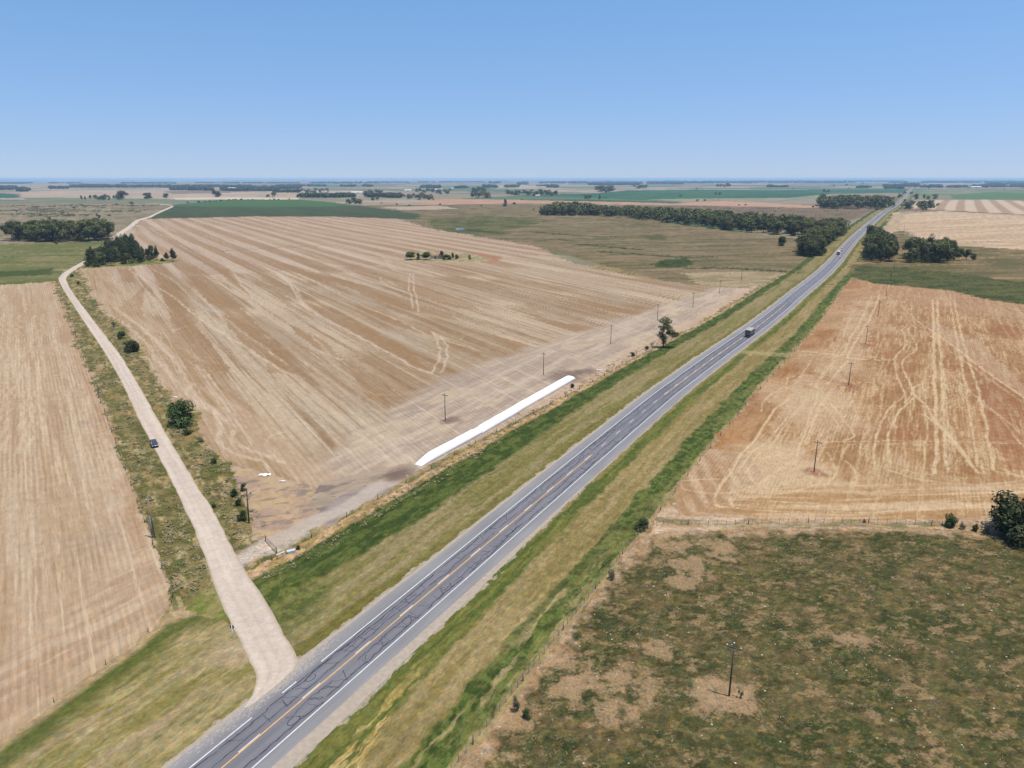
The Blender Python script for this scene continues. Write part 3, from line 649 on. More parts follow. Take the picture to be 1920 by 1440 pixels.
# bottom headland, swept round the corner
idx, dd, ln, sdn = segdist(ats([(1285, 925), (1300, 962), (1420, 970), (1604, 972), (1850, 962), (2200, 950)]), X, Y, 30)
k = (CLS[idx] == RIGHT) & (dd < 22); ii = idx[k]; w = 1 - ss(12, 22, dd[k] + 5 * (vn(ln[k] / 9, dd[k] / 4, 241) - .5))
mixc(ii, blend(col(214, 184, 146), col(182, 142, 96), ss(.36, .62, fbm(dd[k] / 2.2, ln[k] / 26, 243, 4))), w * .9)
mixc(ii, col(176, 146, 118), .35 * (1 - ss(10, 30, ln[k])))
for P, w_, a_ in ((((1475, 55), (1480, 180), (1485, 400), (1490, 600), (1495, 800), (1482, 900)), 2.0, .95), (((1497, 55), (1505, 200), (1520, 400), (1530, 600), (1540, 800), (1545, 880)), 2.0, .9),
                  (((1530, 400), (1545, 640), (1560, 800), (1550, 900)), 1.2, .6), (((1440, 400), (1445, 640), (1440, 880)), 1.2, .6), (((1325, 620), (1345, 800), (1320, 900)), .9, .5),
                  (((1560, 60), (1600, 300), (1640, 500), (1670, 700), (1695, 870)), 1.5, .8), (((1580, 60), (1620, 240), (1660, 380), (1700, 500), (1740, 700), (1770, 880)), 1.7, .85),
                  (((1400, 160), (1560, 270), (1700, 380), (1800, 450), (1920, 530), (2000, 590)), 1.8, .95), (((1380, 165), (1540, 290), (1680, 390), (1790, 470), (1920, 560)), 1.2, .7),
                  (((1530, 390), (1700, 540), (1850, 660), (1960, 780)), 1.1, .55), (((1560, 420), (1740, 570), (1850, 690), (1960, 830)), 1.1, .55), (((1700, 560), (1800, 620), (1960, 740)), .9, .6),
                  (((1400, 200), (1370, 180), (1330, 200), (1350, 270), (1300, 330), (1290, 380), (1310, 440), (1340, 520), (1290, 560), (1230, 640), (1200, 740), (1190, 850)), 1.3, .85),
                  (((1385, 180), (1355, 200), (1400, 290), (1340, 340), (1330, 390), (1370, 470), (1385, 530), (1320, 590), (1270, 680), (1255, 780), (1275, 860)), 1.3, .85),
                  (((1310, 75), (1370, 130), (1440, 200)), 1.5, .7), (((1370, 80), (1380, 150), (1400, 200)), 1.2, .6), (((1430, 465), (1385, 480), (1370, 530), (1340, 560)), 1.0, .8),
                  (((1480, 465), (1430, 465), (1380, 490), (1390, 520), (1450, 580), (1480, 640), (1560, 720), (1640, 820), (1700, 900)), 1.7, .85), (((1430, 570), (1440, 620), (1540, 690), (1600, 780), (1680, 880)), 1.5, .8),
                  (((880, 470), (920, 500), (870, 640), (840, 740), (800, 860)), 1.6, .7), (((900, 470), (940, 510), (900, 640), (860, 760)), 1.4, .6),
                  (((960, 520), (900, 640), (860, 760)), 1.4, .7), (((980, 560), (1050, 650), (1095, 720), (1040, 740)), 1.0, .8), (((940, 560), (1000, 640), (1030, 700)), 1.0, .7),
                  (((1100, 500), (1060, 600), (1030, 680)), 1.2, .6), (((1140, 500), (1110, 600), (1080, 690)), 1.2, .6), (((1090, 460), (1180, 460), (1205, 490), (1170, 530), (1110, 520)), 1.2, .7),
                  (((830, 430), (770, 435), (765, 475), (690, 515), (650, 560), (640, 600)), 1.0, .8), (((850, 440), (790, 470), (720, 520), (680, 560)), 1.0, .6),
                  (((780, 540), (700, 600), (620, 720), (540, 820), (470, 930), (420, 1000), (425, 1060), (470, 1065)), 1.3, .85), (((760, 640), (680, 740), (600, 800), (530, 890), (490, 1000), (500, 1060)), 1.3, .8),
                  (((860, 540), (780, 640), (700, 760), (640, 800), (560, 900)), 1.2, .6),
                  (((940, 750), (1300, 743), (1600, 748), (1960, 758)), 1.2, .7), (((860, 790), (1100, 760), (1400, 765), (1960, 740)), 1.0, .5), (((1150, 345), (1300, 345), (1480, 375), (1700, 360)), 1.2, .6),
                  (((770, 305), (900, 312), (1100, 345), (1280, 350)), 2.2, .9), (((820, 330), (1000, 320), (1200, 335)), 2.0, .7), (((1000, 580), (1400, 575), (1960, 590)), 1.0, .5), (((1370, 466), (1960, 462)), .9, .45),
                  (((1220, 30), (1170, 150), (1110, 240), (1060, 340)), 2.2, .8), (((1180, 40), (1130, 150), (1080, 240), (1030, 330)), 2.0, .7), (((1110, 100), (1080, 130), (1040, 240)), 1.5, .6), (((1050, 120), (1130, 110), (1150, 160)), 1.3, .6),
                  (((1000, 350), (940, 430), (900, 470)), 2.0, .6), (((1060, 350), (1000, 430), (960, 470)), 2.2, .7), (((880, 350), (840, 420), (820, 440)), 1.6, .5),
                  (((250, 940), (360, 930), (470, 930)), 1.1, .7), (((270, 980), (420, 1000), (620, 960), (760, 860)), 1.2, .6), (((490, 880), (520, 960), (620, 1000), (760, 1000), (900, 960)), 1.3, .6),
                  (((560, 860), (600, 940), (700, 980), (840, 960)), 1.2, .6), (((640, 830), (760, 810), (840, 800)), 1.6, .8), (((960, 800), (1010, 890), (960, 960)), 1.3, .7), (((1050, 840), (1100, 890), (1080, 960)), 1.3, .6),
                  (((420, 1060), (700, 1085), (1100, 1090), (1500, 1075), (1760, 1050)), 1.6, .6), (((700, 1040), (1100, 1050), (1600, 1020), (1960, 990)), 1.4, .5), (((1180, 850), (1400, 930), (1700, 960), (1960, 930)), 1.6, .6),
                  (((1250, 860), (1400, 900), (1700, 930)), 1.4, .5), (((1820, 880), (1900, 920), (2000, 960)), 2.2, .7), (((1700, 870), (1820, 900), (2000, 930)), 2.0, .7),
                  (((1200, 740), (1250, 760), (1400, 750)), 1.2, .6), (((1170, 690), (1130, 740), (1120, 800)), 1.1, .6), (((1780, 90), (1880, 130), (1960, 160)), 1.8, .7), (((1780, 100), (1840, 230), (1960, 380)), 1.2, .5), (((1820, 120), (1900, 260), (1980, 380)), 1.2, .5),
                  (((1240, 10), (1400, 40), (1700, 70), (1960, 120)), 2.2, .5)):
    track(Z6(*P), w_ * .52, STR, min(1, a_ * 1.1), .7, .5, only=RIGHT, brk=.4, s=R.randint(1, 40))
for c_ in ((1526, 885), (1591, 723), (1623, 646), (1646, 594)):
    blobm(c_, 3.6, col(158, 106, 84), .8, .8, 21)
# strip between that field and the pasture in front
m = poly([(1228, 975), (1262, 940), (1272, 962), (1300, 970), (1420, 974), (1604, 977), (1750, 974), (1854, 965), (2100, 955), (3400, 1010), (3600, 1080), (1920, 1000), (1700, 990), (1400, 990), (1215, 1005)], col(206, 180, 150), col(190, 158, 124), SCRUB, (2, 8), 90, s=251)
track([(1240, 975), (1300, 983), (1500, 983), (1760, 985), (1850, 1000), (1930, 1010)], 3.2, col(102, 104, 52), .7, 2.5, .7, brk=.7)
# pasture in front, right of the fence
PPw = [tuple(hpt(u_, 27.4)) for u_ in (-250, -50, 0, 40, 88)] + [tuple(at(*p)) for p in ((1240, 1000), (1400, 990), (1604, 990), (1750, 993), (1850, 1003), (1920, 1010), (3600, 1120), (6000, 3000))] + [(400, -300)]
m = poly(PPw, col(88, 86, 52), col(68, 74, 40), PAST, (9, 7), 0, .4, .6, 261, 5, world=True)
streak(m, col(122, 102, 70), 80, 4, 5, .42, .64, .65, 263, 5)
streak(m, col(82, 88, 48), 80, 3, 5, .52, .68, .5, 264, 4)
streak(m, col(150, 126, 84), 80, .8, 1.2, .54, .68, .55, 266, 4)
straw(m, 80, 1.7, 2.4, .52, .70, .75, 265, 5)
STRAW[m] = np.maximum(STRAW[m], .16)
streak(m, col(112, 104, 58), 80, 1.6, 2.2, .58, .68, .7, 267, 4)
streak(m, col(56, 60, 32), 80, 1.2, 1.8, .56, .66, .6, 268, 4)
idx, dd, ln, sdn = segdist([hpt(u_, 26.8) for u_ in (-250, 0, 40, 88)] + [at(*p) for p in ((1240, 996), (1604, 985), (1920, 1005), (2600, 1040))], X, Y, 22)
k = (CLS[idx] == PAST) & (dd < 16); ii = idx[k]
mixc(ii, blend(col(196, 166, 134), col(166, 134, 98), ss(.35, .65, fbm(X[ii] / 1.6, Y[ii] / 2.2, 269, 3))), .85 * (1 - ss(.8, np.interp(ln[k], [0, 250, 300, 340, 420], [1.5, 2, 2.5, 4.5, 2]) + 1, dd[k] + 9 * (fbm(X[ii] / 3, Y[ii] / 3, 271, 5) - .5))))
for c_, r_ in (((1060, 1290), 4), ((1110, 1270), 4), ((1170, 1270), 4), ((1050, 1240), 3), ((1360, 1295), 5), ((1330, 1310), 4), ((1390, 1310), 4), ((1260, 1020), 5), ((1300, 1060), 5), ((1350, 1030), 6), ((1280, 1090), 5),
               ((1150, 1330), 4), ((900, 1425), 5), ((960, 1340), 4), ((1240, 1210), 4), ((1600, 1200), 4), ((1210, 1290), 4)):
    p = at(*c_); q = np.hypot(X[m] - p[0], Y[m] - p[1]) + r_ * 2.6 * (fbm(X[m] / 2.2, Y[m] / 2.2, 273 + r_, 5) - .5)
    STRAW[m] = np.maximum(STRAW[m], .75 * (1 - ss(r_ * .3, r_ * 1.1, q))); mixc(m, col(196, 164, 130), .35 * (1 - ss(r_ * .3, r_ * .9, q)))

# beyond the right field: damp green strip, brown grass, more stubble
m = poly([(1600, 520), (1590, 500), (1615, 485), (1690, 430), (1720, 452), (1790, 461), (1920, 468), (2400, 500), (3000, 640), (1920, 571), (1780, 545), (1640, 532)], col(128, 112, 76), col(104, 98, 60), SCRUB, (16, 30), 80, s=281)
streak(m, col(174, 142, 108), 82, 8, 70, .55, .7, .8, 283, 3)
m = poly([(1600, 520), (1605, 498), (1650, 500), (1720, 503), (1800, 512), (1920, 530), (2400, 560), (2400, 615), (1920, 571), (1858, 563), (1778, 544), (1700, 536), (1640, 531)], col(98, 98, 54), col(76, 82, 42), SCRUB, (6, 18), 80, .35, .65, 285, 4)
streak(m, col(112, 106, 60), 80, 3, 16, .53, .66, .8, 287, 4)
streak(m, col(58, 70, 36), 80, 4, 16, .53, .66, .8, 288, 4)
m = poly([(1690, 430), (1650, 442), (1676, 400), (1682, 398), (1766, 396), (1847, 400), (1920, 404), (2500, 430), (2500, 505), (1920, 468), (1790, 460), (1732, 450)], col(212, 184, 150), col(196, 164, 128), FIELD, (14, 200), 62, .35, .65, 291, 3)
streak(m, col(228, 206, 174), 66, 4, 150, .5, .7, .6, 293, 3)
track([(1655, 443), (1668, 425), (1680, 402)], 8, col(176, 156, 126), .7, 2)
poly([(1655, 440), (1670, 405), (1690, 398), (1700, 398), (1690, 425)], col(206, 178, 138), col(182, 160, 130), FIELD, (5, 12), 30)
track([(1690, 400), (1760, 396), (1830, 398.5), (1920, 403), (2300, 420)], 14, col(112, 112, 70), .9, 6, brk=.2)
track([(1690, 424), (1780, 425), (1920, 427)], 3, col(140, 126, 96), .6, 4)
track([(1770, 454), (1850, 453), (1920, 455)], 5, col(128, 118, 84), .7, 4)
m = poly([(1713, 392), (1708, 386), (1722, 375.5), (1850, 374.5), (1920, 376.5), (2400, 385), (2400, 412), (1920, 401.5), (1830, 397), (1760, 393.5)], col(214, 190, 158), None, FIELD)
a_, b_ = rotc(X[m], Y[m], 31)
mixc(m, col(176, 142, 116), .8 * ss(-.1, .35, np.sin(a_ * 2 * math.pi / 46 + 1.2 * vn(b_ / 300, a_ / 300, 297))))
m = poly([(1710, 375), (1730, 356), (1850, 354.5), (2400, 358), (2400, 384), (1920, 376), (1850, 374)], col(150, 144, 108), col(110, 130, 84), CROP, (120, 260), 60, .4, .6, 301, 3)
poly([(1790, 374), (1780, 366), (1860, 360), (1920, 362), (2400, 366), (2400, 374), (1920, 372.5)], col(98, 128, 76), None, CROP)
# odd corners between the parcels
m = np.nonzero((CLS == FAR) & (RD < 650))[0]
COL[m] = blend(col(172, 148, 108), col(126, 118, 72), ss(.4, .6, fbm(X[m] / 2.2, Y[m] / 2.2, 305, 4))); CLS[m] = SCRUB
print('painted', round(time.time() - T0, 1), NV)

verts = np.stack([X, Y, np.zeros(NV)], 1)
ri, ai = np.meshgrid(np.arange(nr - 1), np.arange(na - 1), indexing='ij')
q0 = (ri * na + ai).ravel(); F4 = np.stack([q0, q0 + 1, q0 + na + 1, q0 + na], 1)
# radius shrinks with the row index: wind the faces so that they look up
F4 = F4[:, ::-1]
p0, p1, p2 = verts[F4[0, 0]], verts[F4[0, 1]], verts[F4[0, 2]]
if np.cross(p1 - p0, p2 - p0)[2] < 0: F4 = F4[:, ::-1]
fc = CLS[q0]
names = {FAR: ('ground', M_far, 'patchwork of far farmland reaching the horizon'), CENTRE: ('stubble_field', M_stub_c, 'large striped stubble field between the gravel road and the highway'),
         LEFT: ('stubble_field', M_stub_l, 'tan stubble field left of the gravel road'), RIGHT: ('stubble_field', M_stub_r, 'brown stubble field with pale tyre tracks right of the highway'),
         VERGE: ('grass_verge', M_verge, 'mown grass verges along the highway'), SCRUB: ('rough_grassland', M_scrub, 'rough olive grassland and roadside weeds'),
         PAST: ('pasture', M_past, 'dark green pasture with dry patches'), CROP: ('crop_field', M_crop, 'green crop fields'), SOIL: ('bare_soil', M_soil, 'bare trampled soil'),
         FIELD: ('stubble_field', M_far, 'distant pale stubble fields')}
for c_, (nm, mt, lb) in names.items():
    f = F4[fc == c_]
    if not len(f): continue
    uq, inv = np.unique(f.ravel(), return_inverse=True)
    me = new_mesh(nm, verts[uq], inv.reshape(-1, 4).astype(np.int32), mt)
    a = me.attributes.new('tint', 'FLOAT_COLOR', 'POINT')
    rgba = np.ones((len(uq), 4), np.float32); rgba[:, :3] = COL[uq]
    a.data.foreach_set('color', rgba.ravel())
    if c_ in (CENTRE, LEFT, RIGHT, PAST):
        a = me.attributes.new('straw', 'FLOAT', 'POINT'); a.data.foreach_set('value', STRAW[uq])
    tag(obj(nm, me), lb, nm.replace('_', ' '), kind='structure')
print('ground', round(time.time() - T0, 1))

# ------------------------------------------------------------------ highway
def ribbon(P, v0, v1, z, name, mat, cross=1, edge=0.0, lab=None, kind='structure', close=True, u_off=0.0):
    P = np.asarray(P); nn = normals(P); k = cross + 1
    v0 = np.broadcast_to(v0, (len(P),)); v1 = np.broadcast_to(v1, (len(P),))
    ac = np.concatenate([[0], np.cumsum(np.linalg.norm(np.diff(P, axis=0), axis=1))]) + u_off
    if edge:
        v0 = v0 + edge * (fbm(ac / 3.5, ac * 0, 311, 3) - .5) * 2; v1 = v1 + edge * (fbm(ac / 3.5, ac * 0 + 9, 313, 3) - .5) * 2
    vs = []; lat = []; lon = []
    for j in range(k):
        t = j / cross; vv = v0 * (1 - t) + v1 * t
        q = P + nn * vv[:, None]; vs.append(np.column_stack([q, np.full(len(P), z)])); lat.append(vv); lon.append(ac)
    V = np.stack(vs, 1).reshape(-1, 3); lat = np.stack(lat, 1).ravel(); lon = np.stack(lon, 1).ravel()
    i, j = np.meshgrid(np.arange(len(P) - 1), np.arange(cross), indexing='ij'); q = (i * k + j).ravel()
    Fc = np.stack([q, q + 1, q + k + 1, q + k], 1)
    me = new_mesh(name, V, Fc, mat)
    for nm, d in (('lat', lat), ('lon', lon)):
        a = me.attributes.new(nm, 'FLOAT', 'POINT'); a.data.foreach_set('value', d.astype(np.float32))
    o = obj(name, me)
    return tag(o, lab, name.replace('_', ' '), kind=kind)
def asphalt_mat():
    m = bpy.data.materials.new('asphalt'); nt, n, l, b = nodes(m)
    b.inputs['Roughness'].default_value = .8; b.inputs['Specular IOR Level'].default_value = .25
    la = n.new('ShaderNodeAttribute'); la.attribute_name = 'lat'; lo = n.new('ShaderNodeAttribute'); lo.attribute_name = 'lon'
    cr = n.new('ShaderNodeValToRGB'); mr = n.new('ShaderNodeMapRange'); mr.inputs['From Min'].default_value = -7; mr.inputs['From Max'].default_value = 7
    l.new(la.outputs['Fac'], mr.inputs['Value']); l.new(mr.outputs[0], cr.inputs[0])
    e = cr.color_ramp.elements
    sh = col(164, 161, 158); ln_ = col(140, 138, 141); wp = col(131, 129, 134)
    def c4(c): return (*c, 1)
    st = [(-6.5, sh), (-4.0, col(152, 150, 150)), (-3.62, ln_), (-2.8, wp), (-1.8, ln_), (-.9, wp), (0, ln_), (.9, wp), (1.8, ln_), (2.8, wp), (3.5, ln_), (3.9, col(150, 148, 150)), (6.5, sh)]
    e[0].position = (st[0][0] + 7) / 14; e[0].color = c4(st[0][1]); e[1].position = (st[-1][0] + 7) / 14; e[1].color = c4(st[-1][1])
    for p, c in st[1:-1]:
        q = e.new((p + 7) / 14); q.color = c4(c)
    g = n.new('ShaderNodeNewGeometry')
    cur = cr.outputs[0]
    cx = n.new('ShaderNodeCombineXYZ')
    for src, k, out in ((la, 1.0, 0), (lo, .05, 1)):
        mu = n.new('ShaderNodeMath'); mu.operation = 'MULTIPLY'; mu.inputs[1].default_value = k; l.new(src.outputs['Fac'], mu.inputs[0]); l.new(mu.outputs[0], cx.inputs[out])
    for vec, s, a in ((cx.outputs[0], 1.1, .10), (g.outputs['Position'], 6.0, .10), (g.outputs['Position'], .12, .06)):
        no = n.new('ShaderNodeTexNoise'); no.inputs['Scale'].default_value = s; no.inputs['Detail'].default_value = 4; l.new(vec, no.inputs['Vector'])
        mr = n.new('ShaderNodeMapRange'); mr.inputs['From Min'].default_value = .3; mr.inputs['From Max'].default_value = .7; mr.inputs['To Min'].default_value = 1 - a; mr.inputs['To Max'].default_value = 1 + a
        l.new(no.outputs['Fac'], mr.inputs['Value'])
        vm = n.new('ShaderNodeVectorMath'); vm.operation = 'SCALE'; l.new(cur, vm.inputs[0]); l.new(mr.outputs[0], vm.inputs['Scale']); cur = vm.outputs[0]
    l.new(cur, b.inputs['Base Color']); return m
M_asph = asphalt_mat()
def paint_mat(name, c, wear=.5):
    m = simple(name, c, .6, var=.12, scale=1.5)
    return m
M_white = paint_mat('white_paint', (.52, .52, .5)); M_yel = paint_mat('yellow_paint', (.62, .34, .09)); M_tar = simple('crack_tar', (.030, .031, .045), .6, var=.2)
M_grav = simple('gravel_shoulder', col(196, 180, 160), .95, var=.12, scale=1.2)
HLd = np.array([HL[0]] + [p for a, b in zip(HL[:-1], HL[1:]) for p in (a + (b - a) * np.linspace(0, 1, max(2, int(np.linalg.norm(b - a) / 3)) + 1)[1:, None] if np.linalg.norm(a) < 700 else [b])])
ud = np.concatenate([[0], np.cumsum(np.linalg.norm(np.diff(HLd, axis=0), axis=1))]) - U0
gR = np.interp(ud, [-50, 20, 60, 90, 130, 900], [8.7, 8.1, 7.5, 6.9, 6.8, 6.7])
ribbon(HLd, -7.0, gR, .006, 'gravel_shoulder', M_grav, 1, .4, 'pale gravel shoulders beside the asphalt')
ribbon(HLd, -6.25, np.interp(ud, [0, 90, 130, 300], [5.7, 6.3, 6.6, 6.2]), .014, 'highway', M_asph, 12, .12, 'grey two-lane asphalt highway with crack sealing')
def markings(name, segs, v, w, z, mat, lab):
    V = []; Fc = []
    for a, b in segs:
        n = max(1, int((b - a) / 6)) if b - a < 3000 else 500
        us = np.linspace(a, b, n + 1); base = len(V)
        for u_ in us:
            V.append((*hpt(u_, v - w / 2), z)); V.append((*hpt(u_, v + w / 2), z))
        for i in range(n): Fc.append((base + 2 * i, base + 2 * i + 1, base + 2 * i + 3, base + 2 * i + 2))
    o = obj(name, new_mesh(name, V, Fc, mat)); return tag(o, lab, 'road marking', kind='structure')
ua = lambda x, y: float((at(x, y) - L0) @ D)
markings('edge_line', [(-250, ua(471, 1345)), (ua(529, 1299.5), ua(554.5, 1278)), (ua(601, 1240), 4200)], -3.6, .2, .024, M_white, 'white left edge line of the highway, broken at the junction')
markings('edge_line', [(-250, 4200)], 3.6, .2, .024, M_white, 'white right edge line of the highway')
markings('centre_line', [(-250, 128.5), (ua(1245, 740), 420), (700, 1600)], .08, .17, .024, M_yel, 'solid yellow centre line of the highway')
dash = []
uu_ = -238.0 - 1.0
while uu_ < 1200: dash.append((uu_, uu_ + 3.8)); uu_ += 11.9
dash = [(a + (137.7 - 1.9) % 11.9 - (-239 % 11.9), b + (137.7 - 1.9) % 11.9 - (-239 % 11.9)) for a, b in dash]
markings('centre_dashes', dash, -.14, .15, .028, M_white, 'white centre dashes of the highway')
# crack sealing: wandering dark lines along the wheel paths with short cross links
V = []; Fc = []
def crack(pts, w):
    P = np.array([hpt(a, b) for a, b in pts]); nn = normals(P); base = len(V)
    for i, (p, q) in enumerate(zip(P, nn)):
        ww = w * R.uniform(.5, 1.3) * (0.25 if i in (0, len(P) - 1) else 1)
        V.append((*(p - q * ww / 2), .020)); V.append((*(p + q * ww / 2), .020))
    for i in range(len(P) - 1): Fc.append((base + 2 * i, base + 2 * i + 1, base + 2 * i + 3, base + 2 * i + 2))
for vc, pr, wd, amp_ in ((-2.75, .97, .18, .22), (-1.15, .85, .14, .2), (1.1, .8, .14, .22), (2.85, .97, .19, .2), (-3.2, .5, .14, .15), (2.1, .4, .12, .3), (-2.1, .35, .12, .3)):
    u_ = -30.0
    while u_ < 420:
        Ls = R.uniform(6, 34)
        if R.random() < pr:
            pts = []; x = u_; ph = R.uniform(0, 99); vv = 0
            while x < u_ + Ls:
                vv = vv * .86 + R.gauss(0, .09); pts.append((x, vc + amp_ * 2 * (float(fbm(np.array([x / 5.]), np.array([ph]), 3, 3)[0]) - .5) + vv)); x += R.uniform(.35, .8)
            if len(pts) > 2: crack(pts, wd * (1 + u_ / 500))
        u_ += Ls + (R.uniform(0, 3) if pr > .8 else R.uniform(1, 10))
for i in range(230):
    u_ = R.uniform(-20, 300); s_ = R.choice((-1, 1)); a = R.uniform(.6, 1.6); b = R.uniform(2.3, 3.2)
    n = 5; sl = R.uniform(-1.6, 1.6); pts = [(u_ + sl * t / n + R.gauss(0, .12), s_ * (a + (b - a) * t / n)) for t in range(n + 1)]
    P = np.array([hpt(*p) for p in pts]); d = np.gradient(P, axis=0); d /= np.linalg.norm(d, axis=1)[:, None]; base = len(V)
    w = R.uniform(.07, .13)
    for p, dd_ in zip(P, d):
        q = np.array([dd_[1], -dd_[0]]); V.append((*(p - q * w / 2), .0175)); V.append((*(p + q * w / 2), .0175))
    for i in range(n): Fc.append((base + 2 * i, base + 2 * i + 1, base + 2 * i + 3, base + 2 * i + 2))
for (u_, v_, rr) in ((ua(548, 1350), 2.1, .9), (ua(580, 1270), -2.3, .8)):
    pts = [(u_ + rr * math.cos(t) * 1.2, v_ + rr * .7 * math.sin(t)) for t in np.linspace(0, 5.2, 9)]
    P = np.array([hpt(*p) for p in pts]); nn = normals(P); base = len(V)
    for p, q in zip(P, nn): V.append((*(p - q * .07), .0175)); V.append((*(p + q * .07), .0175))
    for i in range(len(P) - 1): Fc.append((base + 2 * i, base + 2 * i + 1, base + 2 * i + 3, base + 2 * i + 2))
tag(obj('crack_sealing', new_mesh('crack_sealing', V, Fc, M_tar)), 'dark sealed cracks wandering along the asphalt lanes', 'crack sealing', kind='structure')

# ------------------------------------------------------------------ gravel road
GL = [(300, 382.6), (316, 384.3), (321.5, 387), (306.5, 393), (290, 400.6), (277.5, 406.6), (267, 408.8), (253.5, 413), (238, 425.6), (216.5, 439), (203, 451), (190, 462.5), (176, 478), (161.5, 487), (133, 502.5), (116.5, 513), (108.5, 522), (116.5, 539), (129, 560), (160, 607), (200, 667), (230, 720), (263, 793), (293, 847), (333, 923), (349, 960), (386, 1047), (411, 1131), (436, 1179), (462, 1222), (480, 1254), (485, 1284), (476, 1304), (458, 1327)]
GR = [(301, 383.6), (320, 385.0), (326, 387.5), (311.5, 394), (294.5, 401.6), (283.5, 407.6), (275, 410), (262.5, 413.6), (247.5, 427), (226.5, 440.5), (213, 452), (195.5, 464.5), (183.5, 480), (165, 492), (142, 505), (130, 513.5), (123.5, 522), (130, 539), (144.5, 560), (180, 607), (227, 667), (263, 727), (300, 793), (333, 850), (377, 923), (403, 960), (443, 1044), (510, 1142), (529, 1182), (545, 1222), (572, 1234), (556, 1262), (522, 1284), (464, 1326)]
GLw = densify(ats(GL), 3); GRw = densify(ats(GR), 3)
def resample(P, n):
    s = np.concatenate([[0], np.cumsum(np.linalg.norm(np.diff(P, axis=0), axis=1))]); t = np.linspace(0, s[-1], n)
    return np.stack([np.interp(t, s, P[:, 0]), np.interp(t, s, P[:, 1])], 1)
# pair by control point so that both edges stay opposite
def paired(Aq, Bq, per=14):
    oa = []; ob = []
    for i in range(len(Aq) - 1):
        L_ = max(np.linalg.norm(Aq[i + 1] - Aq[i]), 1); n = max(3, int(L_ / 2.5)) if L_ < 300 else 60
        for k in range(n):
            oa.append(Aq[i] + (Aq[i + 1] - Aq[i]) * k / n); ob.append(Bq[i] + (Bq[i + 1] - Bq[i]) * k / n)
    oa.append(Aq[-1]); ob.append(Bq[-1]); return np.array(oa), np.array(ob)
def smooth(P, it):
    P = P.copy()
    for _ in range(it): P[1:-1] = P[1:-1] * .5 + (P[:-2] + P[2:]) * .25
    return P
ga, gb = paired(ats(GL), ats(GR)); ga = smooth(ga, 12); gb = smooth(gb, 12)
nrm = gb - ga; wd = np.linalg.norm(nrm, axis=1)[:, None]; nrm /= wd
sl = np.concatenate([[0], np.cumsum(np.linalg.norm(np.diff(ga, axis=0), axis=1))])
ga = ga + nrm * (.9 * (fbm(sl / 2.0, sl * 0, 321, 3) - .5))[:, None]; gb = gb + nrm * (.9 * (fbm(sl / 2.0, sl * 0 + 7, 323, 3) - .5))[:, None]
kc = 13; Vg = []; tg = []; 
for j in range(kc):
    t = j / (kc - 1); p = ga * (1 - t) + gb * t; Vg.append(np.column_stack([p, np.full(len(p), .034)])); tg.append(np.full(len(p), t))
Vg = np.stack(Vg, 1).reshape(-1, 3); tg = np.stack(tg, 1).ravel(); sg = np.repeat(sl, kc)
i, j = np.meshgrid(np.arange(len(ga) - 1), np.arange(kc - 1), indexing='ij'); q = (i * kc + j).ravel(); Fg = np.stack([q, q + kc, q + kc + 1, q + 1], 1)
p0, p1, p2 = Vg[Fg[0, 0]], Vg[Fg[0, 1]], Vg[Fg[0, 2]]
if np.cross(p1 - p0, p2 - p0)[2] < 0: Fg = Fg[:, ::-1]
me = new_mesh('gravel_road', Vg, Fg, M_soil)
cc = blend(col(234, 216, 196), col(222, 203, 184), ss(.3, .7, fbm(tg * 5, sg / 40, 325, 3)))
edge = ss(.0, .10, np.minimum(tg, 1 - tg) + .05 * (fbm(sg / 3, tg * 6, 327, 2) - .5))
cc = blend(col(196, 178, 152), cc, np.clip(edge, 0, 1))
trk = np.exp(-((tg - .34) / .05) ** 2) + np.exp(-((tg - .56) / .05) ** 2)
cc = cc * (1 - .07 * trk * (.4 + fbm(sg / 30, tg, 329, 2)))[:, None]
a = me.attributes.new('tint', 'FLOAT_COLOR', 'POINT'); rgba = np.ones((len(tg), 4), np.float32); rgba[:, :3] = cc; a.data.foreach_set('color', rgba.ravel())
tag(obj('gravel_road', me), 'pale gravel side road winding away to the left and joining the highway', 'gravel road', kind='structure')
# dust and loose gravel dragged from the mouth of the side road over the shoulder and lane edge
V = []; Fc = []
for i in range(2600):
    u_ = ua(520, 1290) + R.gauss(0, 6.0); v_ = -6.4 + abs(R.gauss(0, 1.1)) - .3; r_ = R.uniform(.03, .12) * (1 if v_ < -4.2 else .6); c_ = hpt(u_, v_); base = len(V); k_ = R.randint(5, 7); st_ = R.uniform(1, 3.2)
    for j in range(k_):
        a_ = 6.283 * j / k_ + R.uniform(-.3, .3); rr = r_ * R.uniform(.5, 1.2); d_ = D * math.cos(a_) * rr * st_ + N * math.sin(a_) * rr; V.append((c_[0] + d_[0], c_[1] + d_[1], .0195 + i * 5e-7))
    Fc.append(tuple(base + j for j in range(k_))[::-1])
tag(obj('loose_gravel', new_mesh('loose_gravel', V, Fc, simple('loose_gravel', col(196, 184, 170), .95, var=.1, scale=1.5))), 'dusty loose gravel spilled on the highway shoulder at the junction', 'loose gravel', kind='structure')
# pond
PW = ats([(853, 429), (858, 428), (866, 428.2), (873, 429.2), (877, 430.2), (868, 431.2), (858, 431)])
PW = densify(np.vstack([PW, PW[:1]]), 6)[:-1]
M_water = simple('pond_water', (.05, .07, .1), .12, spec=.6, var=.1)
tag(obj('pond', new_mesh('pond', np.column_stack([PW, np.full(len(PW), .05)]), [tuple(range(len(PW)))[::-1]], M_water)), 'small blue pond in the damp meadow', 'pond', kind='structure')
print('roads', round(time.time() - T0, 1))
